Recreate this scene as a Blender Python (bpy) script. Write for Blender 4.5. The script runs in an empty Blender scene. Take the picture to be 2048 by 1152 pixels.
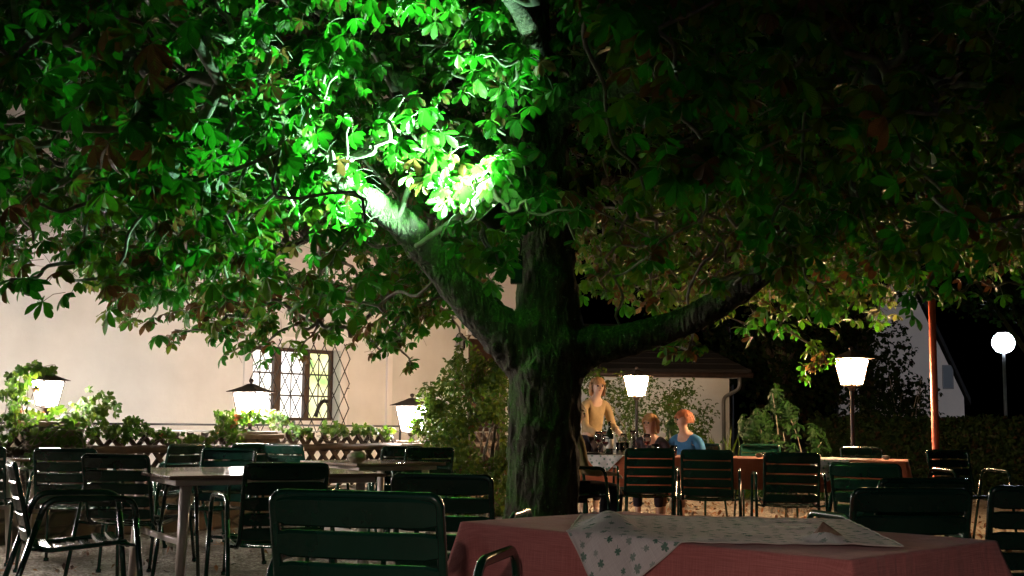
import bpy, bmesh, math, random
import numpy as np
from mathutils import Vector, Matrix, noise as mnoise
R = math.radians
random.seed(7)
rng = np.random.default_rng(11)
scn = bpy.context.scene
COL = scn.collection

# ------------------------------------------------------------ camera, sky, sun, exposure
F = 2450.0
K = 1.441          # metres per unit of the depth table used below
CAM = Vector((0, 0, 1.06))
cd = bpy.data.cameras.new('camera')
cam = bpy.data.objects.new('camera', cd)
COL.objects.link(cam)
cd.sensor_width = 36
cd.lens = F / 2048 * 36
cd.clip_start = 0.05
cd.clip_end = 600
CR = (Matrix.Rotation(R(90 + 6.22), 3, 'X') @ Matrix.Rotation(R(0.6), 3, 'Z'))
cam.matrix_world = Matrix.Translation(CAM) @ CR.to_4x4()
scn.camera = cam

w = bpy.data.worlds.new('World')
scn.world = w
w.use_nodes = True
nt = w.node_tree
bg = nt.nodes['Background']
sky = nt.nodes.new('ShaderNodeTexSky')
sky.sky_type = 'NISHITA'
sky.sun_disc = False
sky.sun_elevation = R(-4.5)
sky.sun_rotation = R(200)
nt.links.new(sky.outputs[0], bg.inputs[0])
bg.inputs[1].default_value = 0.15

sl = bpy.data.lights.new('sun', 'SUN')
sl.energy = 0.022
sl.angle = R(40)
sl.color = (0.75, 0.85, 1.0)
so = bpy.data.objects.new('sun', sl)
COL.objects.link(so)
so.rotation_euler = (R(65), 0, R(-20))

scn.view_settings.view_transform = 'Standard'
scn.view_settings.look = 'None'
scn.view_settings.exposure = 0
scn.view_settings.gamma = 1
scn.render.engine = 'CYCLES'
scn.cycles.max_bounces = 8
scn.cycles.transparent_max_bounces = 12
scn.cycles.sample_clamp_indirect = 6

# main light powers
LANTERN = 250.0
FLOOD = 4400.0
STREET = 260.0


def ray(px, py):
    return CR @ Vector(((px - 1024) / F, (576 - py) / F, -1))


def P(px, py, Y):
    d = ray(px, py)
    return CAM + d * (Y * K / d.y)


def Z(px, py, Y):
    return P(px, py, Y).z


def XD(px, Y):
    p = P(px, 843, Y)
    return Vector((p.x, p.y, 0))


def proj(p):
    c = CR.transposed() @ (Vector(p) - CAM)
    return 1024 + F * c.x / -c.z, 576 - F * c.y / -c.z


def projn(A):
    M = np.array(CR.transposed())
    c = (A - np.array(CAM)) @ M.T
    return 1024 + F * c[:, 0] / -c[:, 2], 576 - F * c[:, 1] / -c[:, 2]


# ------------------------------------------------------------ materials
def newmat(name):
    m = bpy.data.materials.new(name)
    m.use_nodes = True
    n = m.node_tree
    return m, n, n.nodes['Principled BSDF']


def nd(n, t, **kw):
    x = n.nodes.new(t)
    for k, v in kw.items():
        setattr(x, k, v)
    return x


def mth(n, op, a, b=None, c=None, clamp=False):
    x = n.nodes.new('ShaderNodeMath')
    x.operation = op
    x.use_clamp = clamp
    for i, v in enumerate((a, b, c)):
        if v is None:
            continue
        if isinstance(v, (int, float)):
            x.inputs[i].default_value = v
        else:
            n.links.new(v, x.inputs[i])
    return x.outputs[0]


def mixc(n, fac, a, b):
    x = n.nodes.new('ShaderNodeMix')
    x.data_type = 'RGBA'
    for i, v in ((0, fac), (6, a), (7, b)):
        if isinstance(v, (int, float)):
            x.inputs[i].default_value = v
        elif isinstance(v, tuple):
            x.inputs[i].default_value = (*v[:3], 1)
        else:
            n.links.new(v, x.inputs[i])
    return x.outputs[2]


def coords(n, kind='Object', scale=(1, 1, 1)):
    tc = nd(n, 'ShaderNodeTexCoord')
    mp = nd(n, 'ShaderNodeMapping')
    mp.inputs['Scale'].default_value = scale
    n.links.new(tc.outputs[kind], mp.inputs[0])
    return mp.outputs[0]


def noisetex(n, vec, scale, detail=4, rough=.55):
    x = nd(n, 'ShaderNodeTexNoise')
    x.inputs['Scale'].default_value = scale
    x.inputs['Detail'].default_value = detail
    x.inputs['Roughness'].default_value = rough
    if vec is not None:
        n.links.new(vec, x.inputs['Vector'])
    return x.outputs[0]


def ramp(n, fac, stops):
    r = nd(n, 'ShaderNodeValToRGB')
    e = r.color_ramp.elements
    while len(e) < len(stops):
        e.new(0.5)
    for k, (p, c) in enumerate(stops):
        e[k].position = p
        e[k].color = (*c, 1) if len(c) == 3 else c
    n.links.new(fac, r.inputs[0])
    return r.outputs[0]


def bump(n, h, strength=.3, dist=.02, bsdf=None):
    b = nd(n, 'ShaderNodeBump')
    b.inputs['Strength'].default_value = strength
    b.inputs['Distance'].default_value = dist
    n.links.new(h, b.inputs['Height'])
    if bsdf:
        n.links.new(b.outputs[0], bsdf.inputs['Normal'])
    return b.outputs[0]


def M(name, c, rough=.5, metal=0., c2=None, vs=8., bs=0., bsc=40., bd=.005, spec=None, scale=(1, 1, 1), coat=0., stops=(.35, .65)):
    m, n, p = newmat(name)
    p.inputs['Roughness'].default_value = rough
    p.inputs['Metallic'].default_value = metal
    p.inputs['Base Color'].default_value = (*c, 1)
    if spec is not None:
        p.inputs['Specular IOR Level'].default_value = spec
    if coat:
        p.inputs['Coat Weight'].default_value = coat
    v = coords(n, 'Object', scale)
    if c2:
        f = noisetex(n, v, vs)
        n.links.new(ramp(n, f, [(stops[0], c), (stops[1], c2)]), p.inputs['Base Color'])
    if bs:
        bump(n, noisetex(n, v, bsc, 6), bs, bd, p)
    return m


def emis(name, col, strength):
    m, n, p = newmat(name)
    p.inputs['Base Color'].default_value = (.8, .75, .65, 1)
    p.inputs['Roughness'].default_value = .2
    p.inputs['Emission Color'].default_value = (*col, 1)
    p.inputs['Emission Strength'].default_value = strength
    return m


def leafmat(name, g1, g2, brown, tcol, trans=.4, rough=.42, veins=1., tmix=.35, yel=None, spec=.5):
    m, n, p = newmat(name)
    at = nd(n, 'ShaderNodeAttribute')
    at.attribute_name = 'lv'
    sp = nd(n, 'ShaderNodeSeparateColor')
    n.links.new(at.outputs['Color'], sp.inputs[0])
    br, rnd, ye = sp.outputs
    uv = nd(n, 'ShaderNodeUVMap')
    su = nd(n, 'ShaderNodeSeparateXYZ')
    n.links.new(uv.outputs[0], su.inputs[0])
    u, v = su.outputs[0], su.outputs[1]
    edge = mth(n, 'ABSOLUTE', mth(n, 'SUBTRACT', mth(n, 'MULTIPLY', u, 2.), 1.))
    g = mixc(n, rnd, g1, g2)
    vn = mth(n, 'SINE', mth(n, 'SUBTRACT', mth(n, 'MULTIPLY', v, 75.), mth(n, 'MULTIPLY', edge, 16.)))
    vn = mth(n, 'MULTIPLY_ADD', vn, .22 * veins, 1.)
    mo = noisetex(n, coords(n, 'Object'), 70., 3, .6)
    vn = mth(n, 'MULTIPLY', vn, mth(n, 'MULTIPLY_ADD', mo, 1.1, .45))
    mid = mth(n, 'MULTIPLY', mth(n, 'LESS_THAN', edge, .07), .5 * veins)
    vn = mth(n, 'ADD', vn, mid)
    hs = nd(n, 'ShaderNodeHueSaturation')
    n.links.new(g, hs.inputs['Color'])
    n.links.new(vn, hs.inputs['Value'])
    nz = noisetex(n, coords(n, 'Object'), 16., 6, .7)
    f = mth(n, 'MULTIPLY', br, 1.5)
    f = mth(n, 'ADD', f, mth(n, 'MULTIPLY', edge, .33))
    f = mth(n, 'ADD', f, mth(n, 'MULTIPLY', mth(n, 'SUBTRACT', nz, .5), 2.2))
    f = mth(n, 'MULTIPLY', mth(n, 'SUBTRACT', f, .75), 4., clamp=True)
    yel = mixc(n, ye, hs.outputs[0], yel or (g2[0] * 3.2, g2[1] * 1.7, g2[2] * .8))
    geo = nd(n, 'ShaderNodeNewGeometry')
    under = mth(n, 'MULTIPLY', mth(n, 'SUBTRACT', 1., geo.outputs['Backfacing']), .4)
    yel = mixc(n, under, yel, (min(1, g2[0] * 2.2 + .02), g2[1] * 1.15, g2[2] * 1.6))
    c = mixc(n, f, yel, brown)
    n.links.new(c, p.inputs['Base Color'])
    p.inputs['Specular IOR Level'].default_value = spec
    p.inputs['Roughness'].default_value = rough
    bump(n, vn, .5, .006, p)
    tr = nd(n, 'ShaderNodeBsdfTranslucent')
    tc = mixc(n, f, mixc(n, ye, tcol, (tcol[0] * 2.6, tcol[1], tcol[2])), (brown[0] * 1.3, brown[1], brown[2]))
    n.links.new(tc, tr.inputs[0])
    mx = nd(n, 'ShaderNodeMixShader')
    mx.inputs[0].default_value = tmix
    n.links.new(p.outputs[0], mx.inputs[1])
    n.links.new(tr.outputs[0], mx.inputs[2])
    n.links.new(mx.outputs[0], n.nodes['Material Output'].inputs[0])
    return m


def barkmat():
    m, n, p = newmat('bark')
    v = coords(n, 'Object', (1, 1, .3))
    a = noisetex(n, v, 16, 8, .7)
    vor = nd(n, 'ShaderNodeTexVoronoi')
    vor.feature = 'DISTANCE_TO_EDGE'
    vor.inputs['Scale'].default_value = 22
    n.links.new(v, vor.inputs['Vector'])
    c = ramp(n, a, [(.3, (.014, .010, .007)), (.55, (.05, .037, .026)), (.75, (.12, .10, .075))])
    geo = nd(n, 'ShaderNodeNewGeometry')
    sx = nd(n, 'ShaderNodeSeparateXYZ')
    n.links.new(geo.outputs['Normal'], sx.inputs[0])
    sp = nd(n, 'ShaderNodeSeparateXYZ')
    tc = nd(n, 'ShaderNodeTexCoord')
    n.links.new(tc.outputs['Object'], sp.inputs[0])
    mz = noisetex(n, coords(n, 'Object'), 5, 5, .6)
    mf = mth(n, 'ADD', mth(n, 'MULTIPLY', sx.outputs[2], 1.6), mth(n, 'MULTIPLY', mth(n, 'SUBTRACT', mz, .5), 4.5))
    mf = mth(n, 'SUBTRACT', mf, mth(n, 'MULTIPLY', sx.outputs[0], .5))
    mf = mth(n, 'ADD', mf, mth(n, 'MULTIPLY', mth(n, 'GREATER_THAN', mth(n, 'ABSOLUTE', sx.outputs[2]), .3), .3))
    hi = mth(n, 'MULTIPLY', mth(n, 'GREATER_THAN', sp.outputs[2], 1.75), mth(n, 'LESS_THAN', sp.outputs[0], -.28))
    mf = mth(n, 'ADD', mf, mth(n, 'MULTIPLY', hi, .75))
    mf = mth(n, 'ADD', mf, -.08, clamp=True)
    moss = ramp(n, noisetex(n, coords(n, 'Object'), 60, 4, .7), [(.3, (.010, .035, .006)), (.7, (.075, .17, .022))])
    c = mixc(n, mth(n, 'MULTIPLY', mf, .85), c, moss)
    lz = noisetex(n, coords(n, 'Object'), 27, 5, .7)
    lf = mth(n, 'MULTIPLY', mth(n, 'SUBTRACT', lz, .63), 14., clamp=True)
    c = mixc(n, lf, c, (.2, .25, .16))
    n.links.new(c, p.inputs['Base Color'])
    p.inputs['Roughness'].default_value = .9
    h = mth(n, 'ADD', a, mth(n, 'MULTIPLY', vor.outputs['Distance'], 1.6))
    h = mth(n, 'ADD', h, mth(n, 'MULTIPLY', noisetex(n, coords(n, 'Object'), 90, 3), .5))
    bump(n, h, .9, .03, p)
    return m


def groundmat():
    m, n, p = newmat('gravel')
    v = coords(n)
    vor = nd(n, 'ShaderNodeTexVoronoi')
    vor.inputs['Scale'].default_value = 60
    n.links.new(v, vor.inputs['Vector'])
    sc = nd(n, 'ShaderNodeSeparateColor')
    n.links.new(vor.outputs['Color'], sc.inputs[0])
    c = ramp(n, sc.outputs[0], [(0., (.07, .055, .04)), (.5, (.2, .17, .13)), (1., (.42, .38, .32))])
    big = noisetex(n, v, 1.3, 5, .6)
    c = mixc(n, mth(n, 'MULTIPLY', mth(n, 'SUBTRACT', big, .45), 4., clamp=True), c, (.08, .055, .03))
    n.links.new(c, p.inputs['Base Color'])
    p.inputs['Roughness'].default_value = .9
    bump(n, mth(n, 'SUBTRACT', 1., vor.outputs['Distance']), .9, .02, p)
    return m


def plastermat(name, c, c2, bs=.35, sc=38):
    m, n, p = newmat(name)
    v = coords(n)
    f = noisetex(n, v, 1.1, 6, .6)
    n.links.new(ramp(n, f, [(.35, c), (.7, c2)]), p.inputs['Base Color'])
    p.inputs['Roughness'].default_value = .9
    bump(n, noisetex(n, v, sc, 6, .7), bs, .02, p)
    return m


def stonemat(name='stone', sc=(3.2, 3.2, 6.)):
    m, n, p = newmat(name)
    v = coords(n, 'Object', sc)
    ns = nd(n, 'ShaderNodeTexNoise')
    ns.inputs['Scale'].default_value = 1.2
    n.links.new(v, ns.inputs['Vector'])
    vv = nd(n, 'ShaderNodeVectorMath')
    vv.operation = 'MULTIPLY_ADD'
    n.links.new(ns.outputs['Color'], vv.inputs[0])
    vv.inputs[1].default_value = (.5, .5, .5)
    n.links.new(v, vv.inputs[2])
    vor = nd(n, 'ShaderNodeTexVoronoi')
    vor.feature = 'DISTANCE_TO_EDGE'
    vor.inputs['Scale'].default_value = 1.
    n.links.new(vv.outputs[0], vor.inputs['Vector'])
    vc = nd(n, 'ShaderNodeTexVoronoi')
    vc.inputs['Scale'].default_value = 1.
    n.links.new(vv.outputs[0], vc.inputs['Vector'])
    sc_ = nd(n, 'ShaderNodeSeparateColor')
    n.links.new(vc.outputs['Color'], sc_.inputs[0])
    base = ramp(n, sc_.outputs[0], [(0, (.1, .075, .055)), (.5, (.19, .14, .1)), (1, (.28, .23, .18))])
    nz = noisetex(n, coords(n), 14, 6, .7)
    base = mixc(n, mth(n, 'MULTIPLY', nz, .6), base, (.06, .045, .03))
    j = mth(n, 'MULTIPLY', vor.outputs['Distance'], 9., clamp=True)
    c = mixc(n, j, (.045, .04, .03), base)
    n.links.new(c, p.inputs['Base Color'])
    p.inputs['Roughness'].default_value = .92
    bump(n, mth(n, 'ADD', j, mth(n, 'MULTIPLY', nz, .6)), .9, .03, p)
    return m


def clothmat(name, c, c2, overlay=None):
    m, n, p = newmat(name)
    uv = nd(n, 'ShaderNodeUVMap').outputs[0]
    def thread(sx, sy):
        mp = nd(n, 'ShaderNodeMapping')
        mp.inputs['Scale'].default_value = (sx, sy, 1)
        n.links.new(uv, mp.inputs[0])
        return noisetex(n, mp.outputs[0], 1., 3, .6)
    a, b = thread(10, 420), thread(420, 10)
    s = mth(n, 'ADD', a, b)
    f = mth(n, 'MULTIPLY', s, .5)
    col = ramp(n, f, [(.36, c), (.64, c2)])
    if overlay:
        mp = nd(n, 'ShaderNodeMapping')
        mp.inputs['Scale'].default_value = (21, 21, 1)
        n.links.new(uv, mp.inputs[0])
        vor = nd(n, 'ShaderNodeTexVoronoi')
        vor.voronoi_dimensions = '2D'
        vor.inputs['Scale'].default_value = 1.
        vor.inputs['Randomness'].default_value = .55
        n.links.new(mp.outputs[0], vor.inputs['Vector'])
        sub = nd(n, 'ShaderNodeVectorMath')
        sub.operation = 'SUBTRACT'
        n.links.new(mp.outputs[0], sub.inputs[0])
        n.links.new(vor.outputs['Position'], sub.inputs[1])
        sx = nd(n, 'ShaderNodeSeparateXYZ')
        n.links.new(sub.outputs[0], sx.inputs[0])
        cc = nd(n, 'ShaderNodeSeparateColor')
        n.links.new(vor.outputs['Color'], cc.inputs[0])
        th = mth(n, 'ARCTAN2', sx.outputs[1], sx.outputs[0])
        th = mth(n, 'ADD', th, mth(n, 'MULTIPLY', cc.outputs[0], 6.283))
        r = mth(n, 'SQRT', mth(n, 'ADD', mth(n, 'POWER', sx.outputs[0], 2.), mth(n, 'POWER', sx.outputs[1], 2.)))
        lobe = mth(n, 'POWER', mth(n, 'ABSOLUTE', mth(n, 'COSINE', mth(n, 'MULTIPLY', th, 1.5))), .4)
        notch = mth(n, 'MULTIPLY', mth(n, 'POWER', mth(n, 'ABSOLUTE', mth(n, 'COSINE', mth(n, 'MULTIPLY', th, 1.5))), 24.), .1)
        size = mth(n, 'MULTIPLY_ADD', cc.outputs[1], .14, .2)
        lim = mth(n, 'SUBTRACT', mth(n, 'MULTIPLY', lobe, size), notch)
        tre = mth(n, 'LESS_THAN', r, lim)
        # stem along angle pi/3
        th2 = mth(n, 'SUBTRACT', th, 1.047)
        sy = mth(n, 'ABSOLUTE', mth(n, 'MULTIPLY', r, mth(n, 'SINE', th2)))
        sxx = mth(n, 'MULTIPLY', r, mth(n, 'COSINE', th2))
        stem = mth(n, 'MULTIPLY', mth(n, 'LESS_THAN', sy, .018), mth(n, 'MULTIPLY', mth(n, 'GREATER_THAN', sxx, 0.), mth(n, 'LESS_THAN', sxx, .4)))
        msk = mth(n, 'MAXIMUM', tre, stem)
        msk = mth(n, 'MULTIPLY', msk, mth(n, 'MULTIPLY_ADD', cc.outputs[2], .5, .5))
        col = mixc(n, msk, col, overlay)
    n.links.new(col, p.inputs['Base Color'])
    p.inputs['Roughness'].default_value = .95
    p.inputs['Sheen Weight'].default_value = .15
    p.inputs['Specular IOR Level'].default_value = .1
    b1 = nd(n, 'ShaderNodeBump')
    b1.inputs['Strength'].default_value = .55
    b1.inputs['Distance'].default_value = .03
    mp2 = nd(n, 'ShaderNodeMapping')
    mp2.inputs['Rotation'].default_value = (0, 0, .5)
    mp2.inputs['Scale'].default_value = (5, 13, 1)
    n.links.new(uv, mp2.inputs[0])
    n.links.new(noisetex(n, mp2.outputs[0], 1., 3, .5), b1.inputs['Height'])
    b2 = nd(n, 'ShaderNodeBump')
    b2.inputs['Strength'].default_value = .4
    b2.inputs['Distance'].default_value = .004
    n.links.new(s, b2.inputs['Height'])
    n.links.new(b1.outputs[0], b2.inputs['Normal'])
    n.links.new(b2.outputs[0], p.inputs['Normal'])
    return m


MT = {}
MT['green_paint'] = M('green_paint', (.003, .03, .018), .24, 0, (.005, .042, .026), 5, .05, 90, .001, coat=.3)
MT['black_iron'] = M('black_iron', (.012, .012, .013), .45, .3, bs=.2, bsc=80)
MT['grey_metal'] = M('grey_metal', (.25, .25, .25), .4, .6)
MT['lamp_roof'] = M('lamp_roof', (.09, .06, .05), .55, .4, (.05, .035, .03), 12, .2, 60)
MT['cream_metal'] = M('cream_metal', (.5, .42, .38), .35, .1)
MT['tabletop'] = M('tabletop', (.2, .12, .09), .22, 0, (.26, .17, .13), 3, .04, 60, .001, coat=.5, scale=(1, 14, 1))
MT['rust_pole'] = M('rust_pole', (.42, .08, .035), .5, 0, (.33, .06, .03), 9)
MT['darkwood'] = M('darkwood', (.03, .018, .012), .75, 0, (.055, .032, .02), 9, .3, 50, scale=(1, 1, .3))
MT['beamwood'] = M('beamwood', (.08, .05, .03), .75, 0, (.045, .03, .02), 7, .4, 40)
MT['frame_wood'] = M('frame_wood', (.035, .016, .01), .45, 0, (.05, .025, .015), 9, .1, 60)
MT['white_trim'] = plastermat('white_trim', (.78, .75, .74), (.7, .67, .66), .15)
MT['wall'] = plastermat('wall', (.68, .665, .64), (.57, .555, .53), .35, 22)
MT['wall_upper'] = plastermat('wall_upper', (.72, .68, .7), (.66, .62, .63), .3, 30)
MT['shed_wall'] = plastermat('shed_wall', (.78, .8, .82), (.62, .65, .67), 1., 26)
MT['far_wall'] = plastermat('far_wall', (.7, .56, .46), (.6, .48, .4), .3, 12)
MT['roof'] = M('roof', (.008, .007, .007), .9, 0, (.014, .011, .01), 4, .5, 25, .02)
MT['stone'] = stonemat()
MT['capstone'] = M('capstone', (.22, .17, .13), .85, 0, (.13, .1, .08), 9, .6, 30, .01)
MT['gravel'] = groundmat()
MT['bark'] = barkmat()
MT['twig'] = M('twig', (.1, .08, .06), .8, 0, (.2, .18, .15), 20, .5, 60)
MT['leaf'] = leafmat('leaf', (.008, .065, .006), (.022, .125, .008), (.10, .058, .02), (.018, .2, .008), yel=(.2, .15, .018), spec=.35)
MT['vine_leaf'] = leafmat('vine_leaf', (.014, .06, .007), (.04, .115, .01), (.2, .08, .03), (.06, .17, .01))
MT['bush_leaf'] = leafmat('bush_leaf', (.012, .04, .005), (.035, .08, .008), (.12, .06, .02), (.06, .15, .01), veins=.4, spec=.25)
MT['rhodo_leaf'] = leafmat('rhodo_leaf', (.004, .022, .004), (.012, .045, .007), (.08, .04, .02), (.02, .07, .008), tmix=.1, rough=.55, veins=.3, spec=.15)
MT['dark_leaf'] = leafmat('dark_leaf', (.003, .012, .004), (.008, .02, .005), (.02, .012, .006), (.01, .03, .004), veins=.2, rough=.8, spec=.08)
MT['litter'] = leafmat('litter', (.09, .055, .025), (.15, .095, .035), (.05, .028, .015), (.2, .1, .03), tmix=.1, veins=.5)
MT['red_cloth'] = clothmat('red_cloth', (.40, .115, .11), (.62, .225, .21))
MT['red_cloth_far'] = clothmat('red_cloth_far', (.40, .09, .04), (.55, .15, .075))
MT['clover_cloth'] = clothmat('clover_cloth', (.66, .6, .6), (.84, .79, .78), (.06, .19, .13))
MT['hem'] = M('hem', (.68, .6, .56), .9, 0)
MT['lamp_glass'] = emis('lamp_glass', (1., .9, .81), LANTERN)
MT['lamp_glass_warm'] = emis('lamp_glass_warm', (1., .62, .32), LANTERN * 2.6)
MT['lamp_glass_strong'] = emis('lamp_glass_strong', (1., .9, .82), LANTERN * 2.2)
MT['globe_glass'] = emis('globe_glass', (1., .8, .7), 1400)
MT['street_glass'] = emis('street_glass', (.72, .82, 1.), STREET)
MT['flood_glass'] = emis('flood_glass', (.7, 1., .75), 60)
MT['skin'] = M('skin', (.5, .33, .25), .55, 0, (.44, .27, .2), 20)
MT['stonelet'] = M('stonelet', (.4, .32, .25), .7, 0, (.3, .24, .18), 30, .3, 60)
MT['paperwhite'] = M('paperwhite', (.7, .68, .62), .7)


# ------------------------------------------------------------ mesh helpers
def link(o):
    COL.objects.link(o)
    return o


class MB:
    def __init__(s):
        s.v, s.f, s.sm = [], [], []

    def add(s, vs, fs, smooth=False):
        b = len(s.v)
        s.v += [Vector(v) for v in vs]
        s.f += [tuple(i + b for i in f) for f in fs]
        s.sm += [smooth] * len(fs)

    def box(s, c, size, rot=None, bev=0.):
        hx, hy, hz = [q / 2 for q in size]
        c = Vector(c)
        if bev <= 0:
            vs = [Vector((x * hx, y * hy, z * hz)) for z in (-1, 1) for y in (-1, 1) for x in (-1, 1)]
            fs = [(0, 2, 3, 1), (4, 5, 7, 6), (0, 1, 5, 4), (2, 6, 7, 3), (0, 4, 6, 2), (1, 3, 7, 5)]
        else:
            bm = bmesh.new()
            bmesh.ops.create_cube(bm, size=1)
            for q in bm.verts:
                q.co = Vector((q.co.x * size[0], q.co.y * size[1], q.co.z * size[2]))
            bmesh.ops.bevel(bm, geom=bm.edges[:], offset=bev, segments=2, affect='EDGES', profile=.6)
            bm.verts.index_update()
            vs = [q.co.copy() for q in bm.verts]
            fs = [[q.index for q in f.verts] for f in bm.faces]
            bm.free()
        if rot is not None:
            vs = [rot @ q for q in vs]
        s.add([q + c for q in vs], fs, False)

    def tube(s, pts, r, seg=8, closed=False, cap=True, flat=1.):
        pts = [Vector(p) for p in pts]
        n = len(pts)
        rs = r if isinstance(r, (list, tuple)) else [r] * n
        vs, fs = [], []
        up = Vector((0, 0, 1))
        prev = None
        for i, p in enumerate(pts):
            if closed:
                t = pts[(i + 1) % n] - pts[i - 1]
            else:
                t = pts[min(i + 1, n - 1)] - pts[max(i - 1, 0)]
            t.normalize()
            if prev is None:
                a = up if abs(t.z) < .9 else Vector((1, 0, 0))
                x = t.cross(a).normalized()
            else:
                x = (prev - t * prev.dot(t))
                x = x.normalized() if x.length > 1e-6 else t.orthogonal().normalized()
            prev = x
            y = t.cross(x)
            for k in range(seg):
                a = 2 * math.pi * k / seg
                vs.append(p + x * (math.cos(a) * rs[i]) + y * (math.sin(a) * rs[i] * flat))
        m = n if closed else n - 1
        for i in range(m):
            j = (i + 1) % n
            for k in range(seg):
                l = (k + 1) % seg
                fs.append((i * seg + k, i * seg + l, j * seg + l, j * seg + k))
        s.add(vs, fs, True)
        if cap and not closed:
            b = len(s.v) - len(vs)
            s.f.append(tuple(b + k for k in range(seg))[::-1])
            s.f.append(tuple(b + (n - 1) * seg + k for k in range(seg)))
            s.sm += [False, False]

    def lathe(s, prof, seg=24, c=(0, 0, 0), smooth=True, rot0=0.):
        c = Vector(c)
        vs, fs = [], []
        for r, z in prof:
            for k in range(seg):
                a = 2 * math.pi * k / seg + rot0
                vs.append(c + Vector((r * math.cos(a), r * math.sin(a), z)))
        for i in range(len(prof) - 1):
            for k in range(seg):
                l = (k + 1) % seg
                fs.append((i * seg + k, i * seg + l, (i + 1) * seg + l, (i + 1) * seg + k))
        s.add(vs, fs, smooth)

    def prism(s, poly, h, axis_fn):
        """poly: 2D list; axis_fn(u, v, w) -> point; extruded w 0..h"""
        n = len(poly)
        vs = [axis_fn(u, v, 0) for u, v in poly] + [axis_fn(u, v, h) for u, v in poly]
        fs = [tuple(range(n))[::-1], tuple(range(n, 2 * n))]
        for i in range(n):
            j = (i + 1) % n
            fs.append((i, j, n + j, n + i))
        s.add(vs, fs)

    def build(s, name, mat, parent=None, world=False, mats=None):
        me = bpy.data.meshes.new(name)
        vs = s.v
        if world and parent is not None:
            inv = Matrix.Rotation(-parent.rotation_euler.z, 3, 'Z')
            loc = parent.location
            vs = [inv @ (v - loc) for v in vs]
        me.from_pydata([tuple(v) for v in vs], [], s.f)
        me.polygons.foreach_set('use_smooth', s.sm)
        me.validate()
        me.update()
        me.materials.append(MT[mat] if isinstance(mat, str) else mat)
        o = link(bpy.data.objects.new(name, me))
        if parent is not None:
            o.parent = parent
        return o


def fixn(o):
    bm = bmesh.new()
    bm.from_mesh(o.data)
    bmesh.ops.recalc_face_normals(bm, faces=bm.faces)
    bm.to_mesh(o.data)
    bm.free()
    return o


def tag(o, label, cat=None, group=None, kind=None):
    if label:
        o['label'] = label
    if cat:
        o['category'] = cat
    if group:
        o['group'] = group
    if kind:
        o['kind'] = kind
    return o


def thing(name, label, cat, loc=(0, 0, 0), rz=0, group=None):
    o = link(bpy.data.objects.new(name, None))
    o.empty_display_size = .1
    o.location = loc
    o.rotation_euler = (0, 0, rz)
    return tag(o, label, cat, group)


CH = {}


def kids(o):
    return [c for c in bpy.data.objects if c.parent == o]


def dup(root, loc, rz, label, group=None, scale=None):
    def rec(o, par):
        c = link(o.copy())
        c.parent = par
        for k in kids(o):
            rec(k, c)
        return c
    r = rec(root, None)
    r.location = loc
    r.rotation_euler = (0, 0, rz)
    r['label'] = label
    if group:
        r['group'] = group
    return r


def fillet(pts, r, n=5, closed=False):
    pts = [Vector(p) for p in pts]
    out = []
    N = len(pts)
    for i, p in enumerate(pts):
        if not closed and i in (0, N - 1):
            out.append(p)
            continue
        a, b = pts[i - 1], pts[(i + 1) % N]
        da, db = (a - p), (b - p)
        rr = min(r, da.length * .45, db.length * .45)
        p0, p1 = p + da.normalized() * rr, p + db.normalized() * rr
        for k in range(n + 1):
            t = k / n
            out.append(p0 * (1 - t) ** 2 + p * 2 * t * (1 - t) + p1 * t * t)
    return out


def smoothpath(pts, n=4):
    pts = [Vector(p) for p in pts]
    out = []
    for i in range(len(pts) - 1):
        p0, p1, p2, p3 = pts[max(i - 1, 0)], pts[i], pts[i + 1], pts[min(i + 2, len(pts) - 1)]
        for k in range(n):
            t = k / n
            out.append(.5 * ((2 * p1) + (p2 - p0) * t + (2 * p0 - 5 * p1 + 4 * p2 - p3) * t * t + (3 * p1 - p0 - 3 * p2 + p3) * t ** 3))
    out.append(pts[-1])
    return out


def interp(vals, n):
    out = []
    for i in range(len(vals) - 1):
        for k in range(n):
            out.append(vals[i] + (vals[i + 1] - vals[i]) * k / n)
    out.append(vals[-1])
    return out


# leaves ------------------------------------------------------------------
STV = np.array([0., .22, .48, .72, .88, 1.])


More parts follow.
